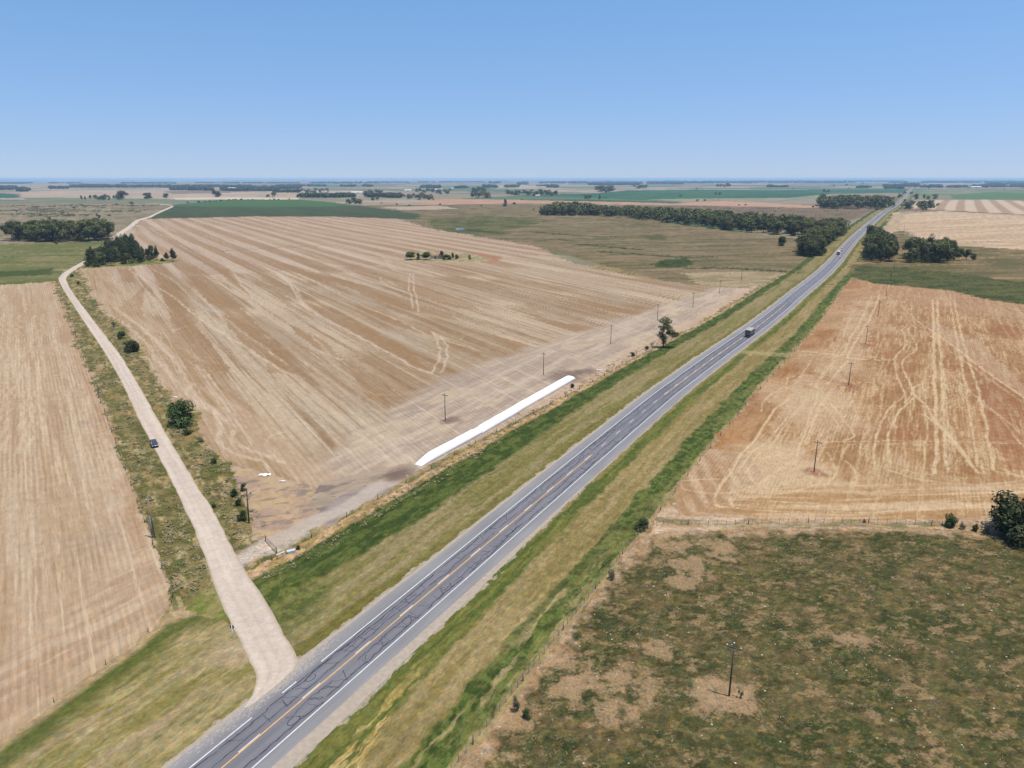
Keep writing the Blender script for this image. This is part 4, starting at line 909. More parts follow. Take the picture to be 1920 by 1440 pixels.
#@@OBJECTS
# ------------------------------------------------------------------ haze: the plain's air
mh = bpy.data.materials.new('haze'); mh.use_nodes = True; nt = mh.node_tree
for x in list(nt.nodes): nt.nodes.remove(x)
out = nt.nodes.new('ShaderNodeOutputMaterial'); pv = nt.nodes.new('ShaderNodeVolumePrincipled')
pv.inputs['Color'].default_value = (.45, .70, 1.0, 1); pv.inputs['Density'].default_value = HAZE_D = 4.8e-5
pv.inputs['Anisotropy'].default_value = 0.0
nt.links.new(pv.outputs[0], out.inputs['Volume'])
hz = MB().box((0, 0, 41), (100000, 100000, 84)).build('haze', mh); tag(hz, 'pale bluish summer haze over the plain', 'haze', kind='stuff')

# ------------------------------------------------------------------ foliage
def leaf_mat(name, c, c2, var=.35):
    m = bpy.data.materials.new(name); nt, n, l, b = nodes(m)
    b.inputs['Roughness'].default_value = .7; b.inputs['Specular IOR Level'].default_value = .15
    oi = n.new('ShaderNodeObjectInfo'); tc = n.new('ShaderNodeTexCoord')
    no = n.new('ShaderNodeTexNoise'); no.inputs['Scale'].default_value = 3.5; no.inputs['Detail'].default_value = 4
    l.new(tc.outputs['Object'], no.inputs['Vector'])
    mx = n.new('ShaderNodeMix'); mx.data_type = 'RGBA'; mx.inputs[6].default_value = (*c, 1); mx.inputs[7].default_value = (*c2, 1)
    mr = n.new('ShaderNodeMapRange'); mr.inputs['From Min'].default_value = .35; mr.inputs['From Max'].default_value = .65; l.new(no.outputs['Fac'], mr.inputs['Value']); l.new(mr.outputs[0], mx.inputs[0])
    m2 = n.new('ShaderNodeMapRange'); m2.inputs['To Min'].default_value = 1 - var; m2.inputs['To Max'].default_value = 1 + var; l.new(oi.outputs['Random'], m2.inputs['Value'])
    vm = n.new('ShaderNodeVectorMath'); vm.operation = 'SCALE'; l.new(mx.outputs[2], vm.inputs[0]); l.new(m2.outputs[0], vm.inputs['Scale']); l.new(vm.outputs[0], b.inputs['Base Color'])
    return m
L_euc = leaf_mat('eucalyptus_leaves', (.050, .062, .020), (.135, .142, .048))
L_dark = leaf_mat('dark_leaves', (.032, .045, .017), (.080, .096, .036), .25)
L_bush = leaf_mat('bush_leaves', (.035, .060, .018), (.075, .105, .034), .25)
L_grey = leaf_mat('grey_green_leaves', (.075, .085, .05), (.12, .125, .08), .2)
L_dry = leaf_mat('dry_grass', (.20, .155, .09), (.30, .24, .15), .2)
L_weed = leaf_mat('green_weeds', (.10, .105, .04), (.17, .16, .07), .2)
M_bark = simple('bark', (.13, .10, .08), .9, var=.3)
def leaves(lobes, n, size, seed, flat=.6):
    g = np.random.default_rng(seed); lob = np.array(lobes, float)     # cx cy cz rx ry rz
    w = (lob[:, 3] * lob[:, 4] * lob[:, 5]) ** .7; idx = g.choice(len(lob), n, p=w / w.sum())
    d = g.normal(size=(n, 3)); d /= np.linalg.norm(d, axis=1)[:, None]
    rr = g.random(n) ** .33 * (1 + .16 * g.normal(size=n)); rr = np.where(g.random(n) < .55, np.maximum(rr, .8), rr)
    p = lob[idx, :3] + d * rr[:, None] * lob[idx, 3:]
    nrm = d + .55 * g.normal(size=(n, 3)) + [0, 0, .35]; nrm /= np.linalg.norm(nrm, axis=1)[:, None]
    t = np.cross(nrm, g.normal(size=(n, 3))); t /= np.linalg.norm(t, axis=1)[:, None]; b = np.cross(nrm, t)
    s = size * (.55 + .9 * g.random(n))[:, None]
    bend = nrm * s * .25
    V = np.stack([p - t * s - bend * .5, p - b * s * flat + bend, p + t * s - bend * .5, p + b * s * flat + bend], 1).reshape(-1, 3)
    V[:, 2] = np.maximum(V[:, 2], .02)
    return V, np.arange(4 * n).reshape(n, 4)
def limbs(lobes, h, r, n=7):
    m = MB(); top = max(l[2] for l in lobes) * .85
    pts = [Vector((0, 0, 0)), Vector((R.uniform(-.03, .03) * h, R.uniform(-.03, .03) * h, top * .35)), Vector((R.uniform(-.05, .05) * h, R.uniform(-.05, .05) * h, top * .7)), Vector((0, 0, top))]
    rs = [r, r * .75, r * .5, r * .2]
    for i in range(3): m.tube(pts[i], pts[i + 1], rs[i], rs[i + 1], n)
    for l_ in lobes[:7]:
        a = pts[1].lerp(pts[2], R.random()); m.tube(a, Vector(l_[:3]), r * .35, r * .1, 5)
    return m
PROTO = {}
def proto(kind, k):
    key = (kind, k)
    if key in PROTO: return PROTO[key]
    g = random.Random(hash(kind) % 1000 * 0 + sum(map(ord, kind)) * 7 + k); lobes = []
    U = g.uniform
    if kind == 'euc':            # unit height 1
        for i in range(11):
            z = U(.26, .86); a = U(0, 6.28); rad_ = U(.05, .28) * (1.15 - abs(z - .6)); lobes.append((math.cos(a) * rad_, math.sin(a) * rad_, z, U(.12, .19), U(.12, .19), U(.10, .16)))
        lobes.append((0, 0, .88, .11, .11, .1)); n, sz, mat, rt = 2400, .027, L_euc, .016
    elif kind == 'round':
        for i in range(12):
            z = U(.16, .8); a = U(0, 6.28); rad_ = U(.1, .34) * (1.2 - z * .7); lobes.append((math.cos(a) * rad_, math.sin(a) * rad_, z, U(.14, .22), U(.14, .22), U(.12, .2)))
        n, sz, mat, rt = 2600, .031, L_euc, .02
    elif kind == 'dark':
        for i in range(13):
            z = U(.12, .85); a = U(0, 6.28); rad_ = U(.02, .2) * (1.15 - z); lobes.append((math.cos(a) * rad_, math.sin(a) * rad_, z, U(.10, .17) * (1.3 - z * .7), U(.10, .17) * (1.3 - z * .7), U(.10, .18)))
        n, sz, mat, rt = 1500, .026, L_dark, .018
    elif kind == 'bush':
        for i in range(13):
            z = U(.15, .72); a = U(0, 6.28); rad_ = U(.1, .55) * (1.15 - z * .7); lobes.append((math.cos(a) * rad_, math.sin(a) * rad_, z, U(.18, .32), U(.18, .32), U(.16, .28)))
        n, sz, mat, rt = 2600, .042, L_bush, .02
    elif kind == 'darkbush':
        for i in range(13):
            z = U(.15, .75); a = U(0, 6.28); rad_ = U(.1, .5) * (1.15 - z * .7); lobes.append((math.cos(a) * rad_, math.sin(a) * rad_, z, U(.18, .30), U(.18, .30), U(.16, .26)))
        n, sz, mat, rt = 2600, .038, L_dark, .02
    elif kind == 'grey':
        for i in range(9):
            z = U(.2, .75); a = U(0, 6.28); rad_ = U(.1, .35); lobes.append((math.cos(a) * rad_, math.sin(a) * rad_, z, U(.12, .22), U(.12, .22), U(.2, .3)))
        n, sz, mat, rt = 900, .035, L_grey, .02
    elif kind == 'tier':
        for z, x, y, rx, rz_ in ((.93, .04, 0, .13, .07), (.86, -.09, .03, .10, .06), (.84, .13, .02, .12, .08), (.80, .02, -.06, .10, .06), (.68, -.12, 0, .08, .035), (.67, .10, .05, .15, .07), (.62, .16, -.04, .13, .07), (.58, -.03, .08, .09, .04),
                                (.52, .24, 0, .14, .07), (.46, .20, .08, .13, .07), (.50, -.10, -.04, .08, .05), (.40, -.06, .03, .14, .07), (.33, .0, 0, .14, .07), (.40, .34, .02, .14, .08), (.44, .42, .06, .09, .05), (.24, .02, 0, .09, .06), (.16, .02, .01, .08, .05)):
            lobes.append((x, y, z, rx, rx, rz_))
        n, sz, mat, rt = 3200, .018, L_euc, .022
    V, Fq = leaves(lobes, n, sz, 100 + k + len(kind))
    crown = new_mesh('crown', V, Fq, mat)
    trunk = limbs(lobes, 1, rt).mesh('trunk', M_bark, True)
    PROTO[key] = (crown, trunk); return PROTO[key]
NT = [0]; DEFER = []
def plant(x, y, h, kind, name, label, cat, group=None, wide=1.0, z=0, now=False):
    if group and cat == 'tree' and not now:
        DEFER.append((x, y, h, kind, name, label, cat, group, wide)); return
    NT[0] += 1
    cr, tr = proto(kind, R.randint(0, 3) if kind != 'tier' else 0)
    t = thing(name, label, cat, (x, y, z), R.uniform(0, 6.28) if kind != 'tier' else 0, group)
    t.scale = (h * wide, h * wide, h)
    obj('crown', cr, t); obj('trunk' if h > 2.5 else 'stem', tr, t); return t
def hgt(base, top):
    g = at(*base); b = -(top - 720) / F; dy = CT + b * ST; dz = -ST + b * CT; return H + g[1] / dy * dz
def P1(px, by, ty, kind, label, name='tree', cat='tree', group=None, wide=1.0, now=False):
    x, y = at(px, by); return plant(x, y, hgt((px, by), ty), kind, name, label, cat, group, wide, 0, now)
def fill(pts, spacing, h0, h1, kinds, label, group, name='tree', wide=1.0, ht=None, world=False):
    P = np.asarray(pts, float) if world else ats(pts); got = []
    x0, y0 = P.min(0); x1, y1 = P.max(0); tries = int((x1 - x0) * (y1 - y0) / spacing ** 2 * 14) + 60
    for _ in range(min(tries, 30000)):
        x, y = R.uniform(x0, x1), R.uniform(y0, y1)
        if not inside(P, np.array([x]), np.array([y]))[0]: continue
        if any((x - a) ** 2 + (y - b) ** 2 < spacing ** 2 for a, b in got): continue
        got.append((x, y)); plant(x, y, R.uniform(h0, h1), R.choice(kinds), name, label, 'tree', group, wide * R.uniform(.9, 1.15))
    return len(got)
for x_, y_ in ((352, 380), (372, 379.5), (384, 378.5), (393, 378), (402, 377.6), (406, 377.4), (414, 377), (430, 375.5), (437, 375), (442, 375), (452, 375), (465, 375), (474, 375), (506, 374.5), (514, 374.5), (522, 374.6), (542, 374)):
    q_ = at(x_, y_); plant(q_[0], q_[1], R.uniform(3, 6), 'bush', 'bush', 'small dark bush in the row along the far edge of the green crop', 'bush', 'small bushes along the crop edge', 1.6)
E1 = 'eucalyptus_tree'
cnt = {}
cnt['A'] = fill([(16, 452), (30, 447), (205, 440), (210, 446), (204, 452), (110, 454)], 13.5, 20, 26, ['euc', 'euc', 'round'], 'tall dark green eucalyptus tree in the grove left of the gravel road', 'eucalyptus trees in the left grove', E1, 1.3)
cnt['B'] = fill([(166, 500), (168, 491), (200, 484), (258, 474), (258, 480), (257, 491), (215, 498)], 8.6, 12, 17, ['dark', 'dark', 'round'], 'dark dense tree in the copse on the bend of the gravel road', 'dark trees in the copse by the gravel road bend', 'tree', 1.05)
cnt['B1'] = fill([(200, 484), (204, 476), (250, 468), (254, 480), (230, 486)], 9, 17, 20, ['dark'], 'tall dark tree in the middle of the copse on the gravel road bend', 'tall middle trees of the copse by the gravel road bend', 'tree', 1.0)
cnt['B2'] = fill([(262, 494), (266, 484), (292, 482), (296, 489)], 7, 11, 14, ['dark'], 'dark slender tree at the right end of the copse by the gravel road bend', 'lower trees at the copse end', 'tree', 1.0)
P1(325, 490, 464, 'dark', 'stout dark tree standing alone just right of the roadside copse', wide=1.25)
P1(313, 489, 472, 'euc', 'small thin tree close left of the stout lone dark tree', wide=.8)
P1(304, 490, 483, 'bush', 'low green shrub between the copse and the small thin tree', 'shrub', 'shrub')
P1(180, 501, 487, 'bush', 'low bush at the left foot of the roadside copse', 'shrub', 'shrub', wide=.9)
for i, (x, b, t, w, lb) in enumerate(((769, 487, 470, 1.3, 'leftmost dark round tree of the island in the stubble field'), (784, 487, 472, 1.1, 'second tree from the left on the island in the stubble field'),
        (799, 487, 471, 1.3, 'bushy third tree from the left on the island in the stubble field'), (829, 485, 468.5, 1.2, 'tallest tree of the stubble field island, right of the low ruin'),
        (839, 487, 473, 1.2, 'dark tree touching the tallest tree of the stubble field island'), (849, 486, 472.5, .8, 'slim tree right of the tallest pair on the stubble field island'),
        (857, 486, 473, .7, 'thin sparse tree right end of the stubble field island row'), (880.5, 486.5, 476, .9, 'small lone tree at the right end of the stubble field island'))):
    P1(x, b, t, 'round' if i % 2 == 0 else 'dark', lb, group='trees of the island in the stubble field', wide=w * 1.3, now=True)
P1(820, 484, 476.5, 'darkbush', 'dark reddish bush over the ruin on the stubble field island', 'shrub', 'shrub', wide=.9)
P1(1243, 652, 594, 'tier', 'slim layered tree beside the highway verge with clumped tiers of foliage', wide=1.0)
# roadside bushes
for x, b, t, k, w, lb in ((338, 793, 745, 'bush', 1.0, 'large round green bush right of the gravel road'), (249, 660, 633, 'darkbush', .95, 'dark bush on the field edge above the large roadside bush'),
        (230, 635, 619, 'bush', .95, 'round light green bush behind the dark field-edge bush'), (213, 612, 602, 'grey', 1.1, 'small scraggy bush furthest along the gravel road field edge'),
        (147, 533, 527, 'darkbush', 1.2, 'low dark bush just past the bend of the gravel road'), (136, 519, 513, 'bush', 1.2, 'small bush inside the bend of the gravel road'),
        (456, 919, 905, 'darkbush', .8, 'small dark bush left of the roadside pole top'), (438, 930, 914, 'bush', .8, 'small bush between the gravel road and the leaning roadside pole'),
        (447, 948, 934, 'darkbush', .8, 'low bush beneath the two small bushes by the roadside pole'), (453, 976, 957, 'bush', .85, 'bright green bush at the foot of the roadside pole'),
        (402, 951, 943, 'bush', .9, 'tiny bush on the right edge of the gravel road'), (375, 829, 818, 'grey', 1.2, 'grey weedy bush below the large roadside bush'), (352, 815, 803, 'bush', 1.3, 'low green bush just below the large roadside bush'),
        (402, 868, 858, 'darkbush', 1.3, 'low dark weed clump along the field corner edge'), (427, 842 + 62, 897, 'grey', 1.4, 'pale weedy clump near the field corner'),
        (1206, 992, 968, 'darkbush', .95, 'dark bush at the fence corner between verge and pasture'), (1147, 1086, 1062, 'grey', .7, 'grey upright bush on the roadside fence line'),
        (968, 1332, 1302, 'grey', .55, 'thin wispy shrub on the fence line near the bottom'), (985, 1345, 1328, 'bush', .7, 'small green shrub beside the thin wispy shrub'),
        (1782, 988, 962, 'bush', .8, 'small green bush on the field boundary left of the big dark bush'), (1212, 655, 648, 'bush', 1.0, 'tiny bush on the verge edge left of the layered tree'),
        (1186, 668, 660, 'darkbush', 1.1, 'two-lobed dark bush on the verge edge further left of the layered tree'), (1223, 648, 643, 'grey', 1.2, 'tiny reddish bush close to the layered tree'),
        (1073, 727, 718, 'darkbush', .8, 'dark shrub at the far end of the white grain bags'), (1253, 653, 648, 'darkbush', 1.2, 'low scrub at the foot of the layered tree'),
        (1621, 980, 972, 'grey', 1.0, 'scraggy plant in the boundary strip of the right field'), (1804, 992, 978, 'grey', .9, 'grey thistle clump right of the small boundary bush'),
        (1828, 995, 982, 'darkbush', .8, 'dark thistle clump in the middle of the boundary strip'), (1850, 998, 983, 'grey', .9, 'pale thistle clump against the big dark bush'),
        (1388, 1210 + 98, 1292, 'grey', .6, 'small tuft right of the pasture pole foot'), (560, 1030, 1022, 'darkbush', .9, 'dark tuft near the field gate')):
    P1(x, b, t, k, lb, 'bush', 'bush', wide=w)
P1(1897, 1001, 922, 'darkbush', 'big dark bush at the right edge of the picture on the field boundary', 'bush', 'bush', wide=1.15)
P1(1938, 1006, 930, 'darkbush', 'second dark bush cut by the right edge of the picture', 'bush', 'bush', wide=.8)
# the long belt and the roadside wood
cnt['F'] = fill([(1118, 405), (1122, 400), (1190, 401), (1290, 407), (1400, 415), (1520, 428), (1520, 445), (1400, 436), (1280, 421.5), (1180, 409)], 15.5, 17, 21, ['round', 'euc', 'round'], 'dark green tree in the long shelter belt behind the damp meadow', 'trees of the long shelter belt', 'tree', 1.25)
WW = [tuple(at(*p)) for p in ((1500, 481), (1512, 462), (1528, 445))] + [tuple(hpt(u_, v_)) for u_, v_ in ((1010, -62), (1180, -45), (1180, -24), (980, -22), (820, -20), (740, -21))] + [tuple(at(1535, 482))]
cnt['W'] = fill(WW, 11.5, 15, 20, ['round', 'euc'], 'dark tree in the wood on the left side of the highway', 'trees of the wood left of the highway', 'tree', 1.2, world=True)
cnt['F0'] = fill([(1019, 404), (1024, 397), (1080, 393.5), (1112, 399), (1110, 403.5), (1060, 405)], 17, 19, 25, ['round', 'bush'], 'tree in the rounded grove left of the long shelter belt', 'trees of the rounded grove', 'tree', 1.25)
P1(1467, 461, 435, 'round', 'solitary dark round tree in the damp meadow below the shelter belt', wide=.95)
cnt['G'] = fill([(1627, 491), (1628, 470), (1634, 456), (1648, 456), (1664, 466), (1673, 480), (1672, 491), (1655, 493)], 9.0, 15, 20, ['round', 'dark', 'euc'], 'dark tree in the copse right beside the highway', 'trees of the copse right of the highway', 'tree', 1.05)
P1(1632, 448, 421, 'euc', 'sparse light tree overhanging the highway behind the right copse', wide=1.0)
P1(1643, 452, 424, 'round', 'green tree behind the right copse next to the sparse light tree')
cnt['H'] = fill([(1703, 492), (1705, 480), (1740, 475), (1780, 476), (1784, 488), (1760, 493)], 11.0, 16, 22, ['round', 'dark', 'round'], 'dark tree in the broad copse right of the pole line', 'trees of the broad right copse', 'tree', 1.15)
for x, b, t, lb in ((1798, 488, 463, 'tree at the right shoulder of the broad right copse'), (1812, 487, 465, 'lower tree second from the right end of the broad right copse'), (1824, 487, 470, 'last small tree at the right end of the broad right copse')):
    P1(x, b, t, 'round', lb, wide=.9)
cnt['I'] = fill([(1538, 391), (1540, 384), (1600, 383), (1655, 386), (1668, 388), (1655, 393)], 24, 26, 32, ['round', 'euc'], 'dark tree in the distant wood left of the highway bend', 'trees of the distant wood by the highway bend', 'tree', 1.35)
# distant separate trees
far_list = [(153, 375.5, 365, .7), (160, 376, 367, .8), (170, 375.5, 364.5, .8), (180, 375.5, 364, .9), (190, 375.5, 363, .9), (198, 375.5, 363, 1.0), (205, 375, 365, .8), (214, 375, 365, .8), (221, 375.5, 364, .9), (230, 374, 356, 1.2),
            (277, 373.5, 360, 1.15), (312, 371, 361.5, 1.1), (402, 369.5, 352, .8), (410, 369.5, 354, .9), (503, 370, 362, 1.0), (513, 370, 359.5, 1.0), (139, 391.5, 387, 1.3), (182, 407, 398, .7), (187, 409, 402, .9), (117, 401, 396.5, 2.0),
            (92, 412, 405.5, 1.2), (105, 463 - 5, 452, 1.0), (205, 405, 402, 2), (31, 399, 394, .8), (246, 383, 377.5, 1.8), (219, 384.5, 381, 1.8),
            (655, 382.5, 369, 1.0), (664, 383, 369, 1.0), (673, 383, 369, 1.0), (700, 376, 367, .9), (708, 376, 367.5, .9), (749, 365.5, 359.5, 1.0), (744, 385.5, 381, 1), (768, 386, 382, 1.1), (825, 385, 381, 1.3), (715, 382, 379, 1.2),
            (947, 387, 371, .75), (964, 384, 379, 1.3), (1000, 393.5, 390, 1.2), (903, 387.5, 385, 1.4), (1098, 373.5, 364, .9), (1105, 373.5, 364, .9), (1124, 374, 363.5, .8), (1132, 373, 368, .7), (1137, 373, 368, .7), (978, 375.5, 372, 1), (1004, 376, 373, .8),
            (1275, 369.5, 364, 1.0), (1308, 377.5, 373, 1.3), (1321, 377.5, 373, 1.3), (1386, 385, 382, 1.3), (1398, 385.5, 382, 1.4), (1524, 389, 385.5, 1.5), (1341, 365, 358.5, 1.0), (1350, 365, 358.5, 1.0), (1306, 355.5, 352.5, 1.2),
            (1545, 362, 354, 1.0), (1553, 362, 354.5, .9), (1675, 375.5, 367.5, .9), (1685, 372.5, 361, .8), (1689, 371, 363, .8), (1696, 363, 356.5, .9), (1602 + 94, 378.5, 373, .9), (1708, 365, 359, .9), (1716, 374, 362.5, .9), (1711, 364, 359, .8), (1732, 374, 363, .8), (1741, 374, 364, 1.0), (1752, 374, 362.5, .9), (1742, 355, 345, .7),
            (1697, 378, 372.5, .9), (1594 + 123, 352, 348.5, 1), (1848, 354, 347, .9), (1882, 357, 354.5, 1.3), (1816, 354, 351, 1.2), (1487, 355.5, 352.5, 1), (1591, 355, 352, 1.2), (1563, 348.5, 344.5, 1.2), (1587, 348.5, 344, 1.2), (1617, 345.5, 341.5, 1.1)]
zone = lambda x: 'far left beyond the meadow' if x < 320 else 'beyond the green crop field' if x < 640 else 'in the far middle distance' if x < 1000 else 'around the far green fields' if x < 1600 else 'near the far end of the highway'
for x, b, t, w in far_list:
    h = min(max(hgt((x, b), t), 2.5), 34)
    px_, py_ = at(x, b)
    lbs = 'small hazy dark tree standing ' + zone(x)
    sp = {230: 'biggest round tree at the right end of the far left row', 277: 'lone round tree between the far left row and the green crop', 312: 'small round tree just left of the gravel road end', 402: 'taller left tree of the dark pair above the green crop', 410: 'right tree of the dark pair above the green crop',
          947: 'pointed lone tree in the middle distance above the rounded grove', 964: 'small round bush right of the pointed lone tree', 139: 'lone dark bush in the far left meadow', 187: 'leaning dark tree behind the left grove', 105: 'tiny tree in the green pasture in front of the left grove', 1742: 'tall hazy tree right of the highway end',
          1716: 'first dark tree right of the far highway'}.get(x)
    w = w * 1.45
    plant(px_, py_, h, 'round' if w > 1.2 else 'dark', 'tree' if h > 5 else 'bush', sp or lbs, 'tree' if h > 5 else 'bush', None if sp else 'separate trees ' + zone(x), w)
for x0, x1, y0, y1, n, h0, h1, lb, gr in ((757, 812, 369, 375.5, 12, 16, 24, 'tree in the front of the farm grove in the far middle', 'trees of the far farm grove'), (778, 845, 358, 366, 14, 18, 24, 'tree in the back of the farm grove in the far middle', 'back trees of the far farm grove'), (1697 - 3, 1712, 388, 393, 3, 16, 22, 'tree in the small clump touching the far highway', 'trees of the small clump at the far highway'),
                                     (1723, 1746, 390.5, 394.5, 6, 18, 24, 'tree in the rounded clump right of the far highway', 'trees of the rounded clump right of the far highway'), (885, 918, 368.5, 372, 7, 22, 27, 'tree in the low row near the far centre', 'trees of the low far row'), (886, 907, 359, 362, 5, 26, 34, 'tree in the short row behind the low far row', 'trees of the short far row'),
                                     (947, 1043, 363, 369.5, 18, 20, 28, 'tree in the long far windbreak', 'trees of the long far windbreak'), (1118, 1151, 357, 361, 8, 30, 40, 'tree in the tall far clump', 'trees of the tall far clump'), (1188, 1213, 351, 355, 6, 26, 34, 'tree in the rounded far clump', 'trees of the rounded far clump'),
                                     (561, 614, 357, 363, 10, 18, 24, 'tree in the far wood behind the green crop', 'trees of the far wood behind the crop'), (683, 714, 362, 368, 8, 18, 26, 'tree in the far clump beside the white shed', 'trees by the far white shed'), (1346, 1371, 350, 352, 6, 30, 40, 'tree in the far dark clump above the green field', 'trees of the far dark clump')):
    for i in range(n):
        x = x0 + (x1 - x0) * (i + R.random()) / n; y = R.uniform(y0, y1); p = at(x, y)
        plant(p[0], p[1], R.uniform(h0, h1), R.choice(['round', 'euc', 'round']), 'tree', lb, 'tree', gr, 1.6)
DEFER.sort(key=lambda q: -q[2] / math.hypot(q[0], q[1]))
NOWN = 296 - NT[0] + 49
for q in DEFER[:NOWN]: plant(*q, now=True)
Vs = []
for q in DEFER[NOWN:]:                              # the smallest-looking rest, as one mass
    cr, _ = proto(q[3], R.randint(0, 3)); nv = len(cr.vertices); co = np.empty(nv * 3, np.float32); cr.vertices.foreach_get('co', co); co = co.reshape(-1, 4, 3)
    co = co[rng.choice(len(co), 260, replace=False)]; c_ = co.mean(1, keepdims=True); co = c_ + (co - c_) * 2.3
    a_ = R.uniform(0, 6.28); w_ = q[2] * q[8]
    x_ = (co[..., 0] * math.cos(a_) - co[..., 1] * math.sin(a_)) * w_ + q[0]; y_ = (co[..., 0] * math.sin(a_) + co[..., 1] * math.cos(a_)) * w_ + q[1]
    Vs.append(np.stack([x_, y_, co[..., 2] * q[2]], -1).reshape(-1, 3))
if Vs:
    Vs = np.vstack(Vs); tag(obj('background_trees', new_mesh('background_trees', Vs, np.arange(len(Vs)).reshape(-1, 4), L_euc)), 'rear trees of the belts and far groves that merge into one dark mass', 'trees', kind='stuff')
print('trees', NT[0], len(DEFER), cnt, round(time.time() - T0, 1))
# the far woods that read as one blue mass
segs = [(0, 28, 349, 356), (-40, 0, 350, 356), (36, 52, 353, 359), (96, 127, 350, 354), (133, 233, 346.5, 351.5), (150, 205, 346, 350), (233, 320, 347, 351.5), (320, 397, 349, 357), (330, 470, 347.5, 351), (415, 520, 350, 358), (520, 562, 350, 354), (512, 560, 359, 361), (562, 640, 367.5, 370.5), (520, 610, 347, 349),
        (578, 640, 341, 343.5), (367, 400, 341.5, 343), (0, 60, 342, 344), (90, 150, 342.5, 343.5), (230, 330, 342, 344), (420, 560, 342, 343.5), (640, 678, 340.5, 343.5), (683, 712, 340, 343.5), (712, 767, 340.5, 342.5), (640, 668, 347, 350), (682, 697, 347, 350), (640, 660, 367, 370), (690, 713, 367, 370), (720, 750, 367, 371),
        (790, 825, 348, 353), (855, 877, 350, 353), (907, 930, 347, 352), (918, 938, 339.5, 343.5), (948, 972, 348, 351), (971, 989, 339.5, 346), (1013, 1103, 339.5, 343.5), (1103, 1203, 340, 347), (1215, 1280, 338.5, 344.5), (1028, 1045, 347, 352), (1005, 1037, 347.5, 349), (1252, 1280, 340, 345), (1280, 1337, 338, 343.5), (1337, 1413, 338.5, 343),
        (1413, 1473, 338, 342.5), (1472, 1600, 337.5, 342.5), (1440, 1450, 346.5, 351), (1450, 1475, 349, 351), (1600, 1667, 337.5, 340.5), (1667, 1700, 337.5, 342.5), (1657, 1700, 345, 350), (1693, 1722, 343, 350), (1730, 1783, 337.5, 343), (1783, 1920, 337.5, 342.5), (1920, 1990, 337.5, 343), (1730, 1767, 347, 351.5), (1777, 1813, 349, 351.5), (1822, 1855, 347, 351), (1850, 1920, 342, 347),
        (780, 905, 340, 341.5), (1660, 1690, 352, 354), (1608, 1630, 350, 352.5), (1860, 1925, 349, 351)]
lob = []
for x0, x1, y0, y1 in segs:
    n = int((x1 - x0) * max(1.2, (y1 - y0)) * .35) + 3
    for i in range(n):
        x = R.uniform(x0, x1); y = y0 + 1.2 + (y1 - y0 - .6) * R.random() ** .7; y = max(y, 338.6); p = at(x, y); d_ = math.hypot(*p)
        h = R.uniform(13, 21); w = R.uniform(9, 15) * (1 + d_ / 9000); lob.append((p[0], p[1], h * .5, w, w, h * .5))
lob = np.array(lob); V = []; 
g = np.random.default_rng(5)
n = len(lob) * 16; idx_ = np.repeat(np.arange(len(lob)), 16); d = g.normal(size=(n, 3)); d /= np.linalg.norm(d, axis=1)[:, None]; d[:, 2] = np.abs(d[:, 2]) * 1.3 - .5
p = lob[idx_, :3] + d * lob[idx_, 3:] * .95; t = np.cross(d, g.normal(size=(n, 3))); t /= np.linalg.norm(t, axis=1)[:, None]; b = np.cross(d, t); s = (lob[idx_, 3] * .42)[:, None]; 
Vq = np.stack([p - t * s, p - b * s * .6, p + t * s, p + b * s * .6], 1).reshape(-1, 3); Vq[:, 2] = np.maximum(Vq[:, 2], .3)
tag(obj('distant_woods', new_mesh('distant_woods', Vq, np.arange(4 * n).reshape(n, 4), L_dark)), 'strips of hazy blue-green woodland along the horizon', 'woods', kind='stuff')

# ------------------------------------------------------------------ weeds and tufts (uncountable)
def tufts(name, pts, hs, mat, lab, nl=9, seed=1, spread=.6):
    g = np.random.default_rng(seed); pts = np.asarray(pts); n = len(pts); idx_ = np.repeat(np.arange(n), nl); m_ = len(idx_); hh = np.asarray(hs)[idx_][:, None]
    base = np.column_stack([pts[idx_], np.zeros(m_)]) + np.column_stack([g.normal(size=(m_, 2)) * hh * spread, hh[:, 0] * g.random(m_) * .5])
    a = g.random(m_) * 6.283; t = np.column_stack([np.cos(a), np.sin(a), np.zeros(m_)]); u = np.column_stack([-np.sin(a) * 1.0 + .3 * g.normal(size=m_), np.cos(a) + .3 * g.normal(size=m_), np.ones(m_) * .55]); u /= np.linalg.norm(u, axis=1)[:, None]
    w = hh * .30; L_ = hh * (.2 + .35 * g.random(m_))[:, None]
    V = np.stack([base - t * w, base + t * w, base + u * L_ + t * w * .5, base + u * L_ - t * w * .5], 1).reshape(-1, 3); V[:, 2] = np.maximum(V[:, 2], .01)
    return tag(obj(name, new_mesh(name, V, np.arange(4 * m_).reshape(m_, 4), mat)), lab, 'weeds', kind='stuff')
def scatter(P, n, world=False):
    P = np.asarray(P, float) if world else ats(P); x0, y0 = P.min(0); x1, y1 = P.max(0); out = []
    while len(out) < n:
        q = rng.uniform((x0, y0), (x1, y1), (n * 4, 2)); q = q[inside(P, q[:, 0], q[:, 1])]; out += list(q)
        if len(q) == 0: break
    return np.array(out[:n])
scrubL = [(108, 540), (122, 560), (150, 607), (190, 667), (222, 720), (255, 793), (285, 847), (325, 923), (378, 1047), (395, 1110), (325, 1120), (290, 1030), (245, 905), (170, 700), (130, 600)]
scrubR = [(150, 560), (186, 607), (233, 667), (270, 727), (308, 793), (340, 850), (385, 923), (412, 960), (448, 1030), (500, 985), (440, 890), (385, 830), (365, 800), (320, 750), (255, 660), (200, 600), (160, 540)]
sL = scatter(scrubL, 1500); sR = scatter(scrubR, 1500)
clump = lambda q, s, th: q[fbm(q[:, 0] / 5, q[:, 1] / 5, s, 3) > th]
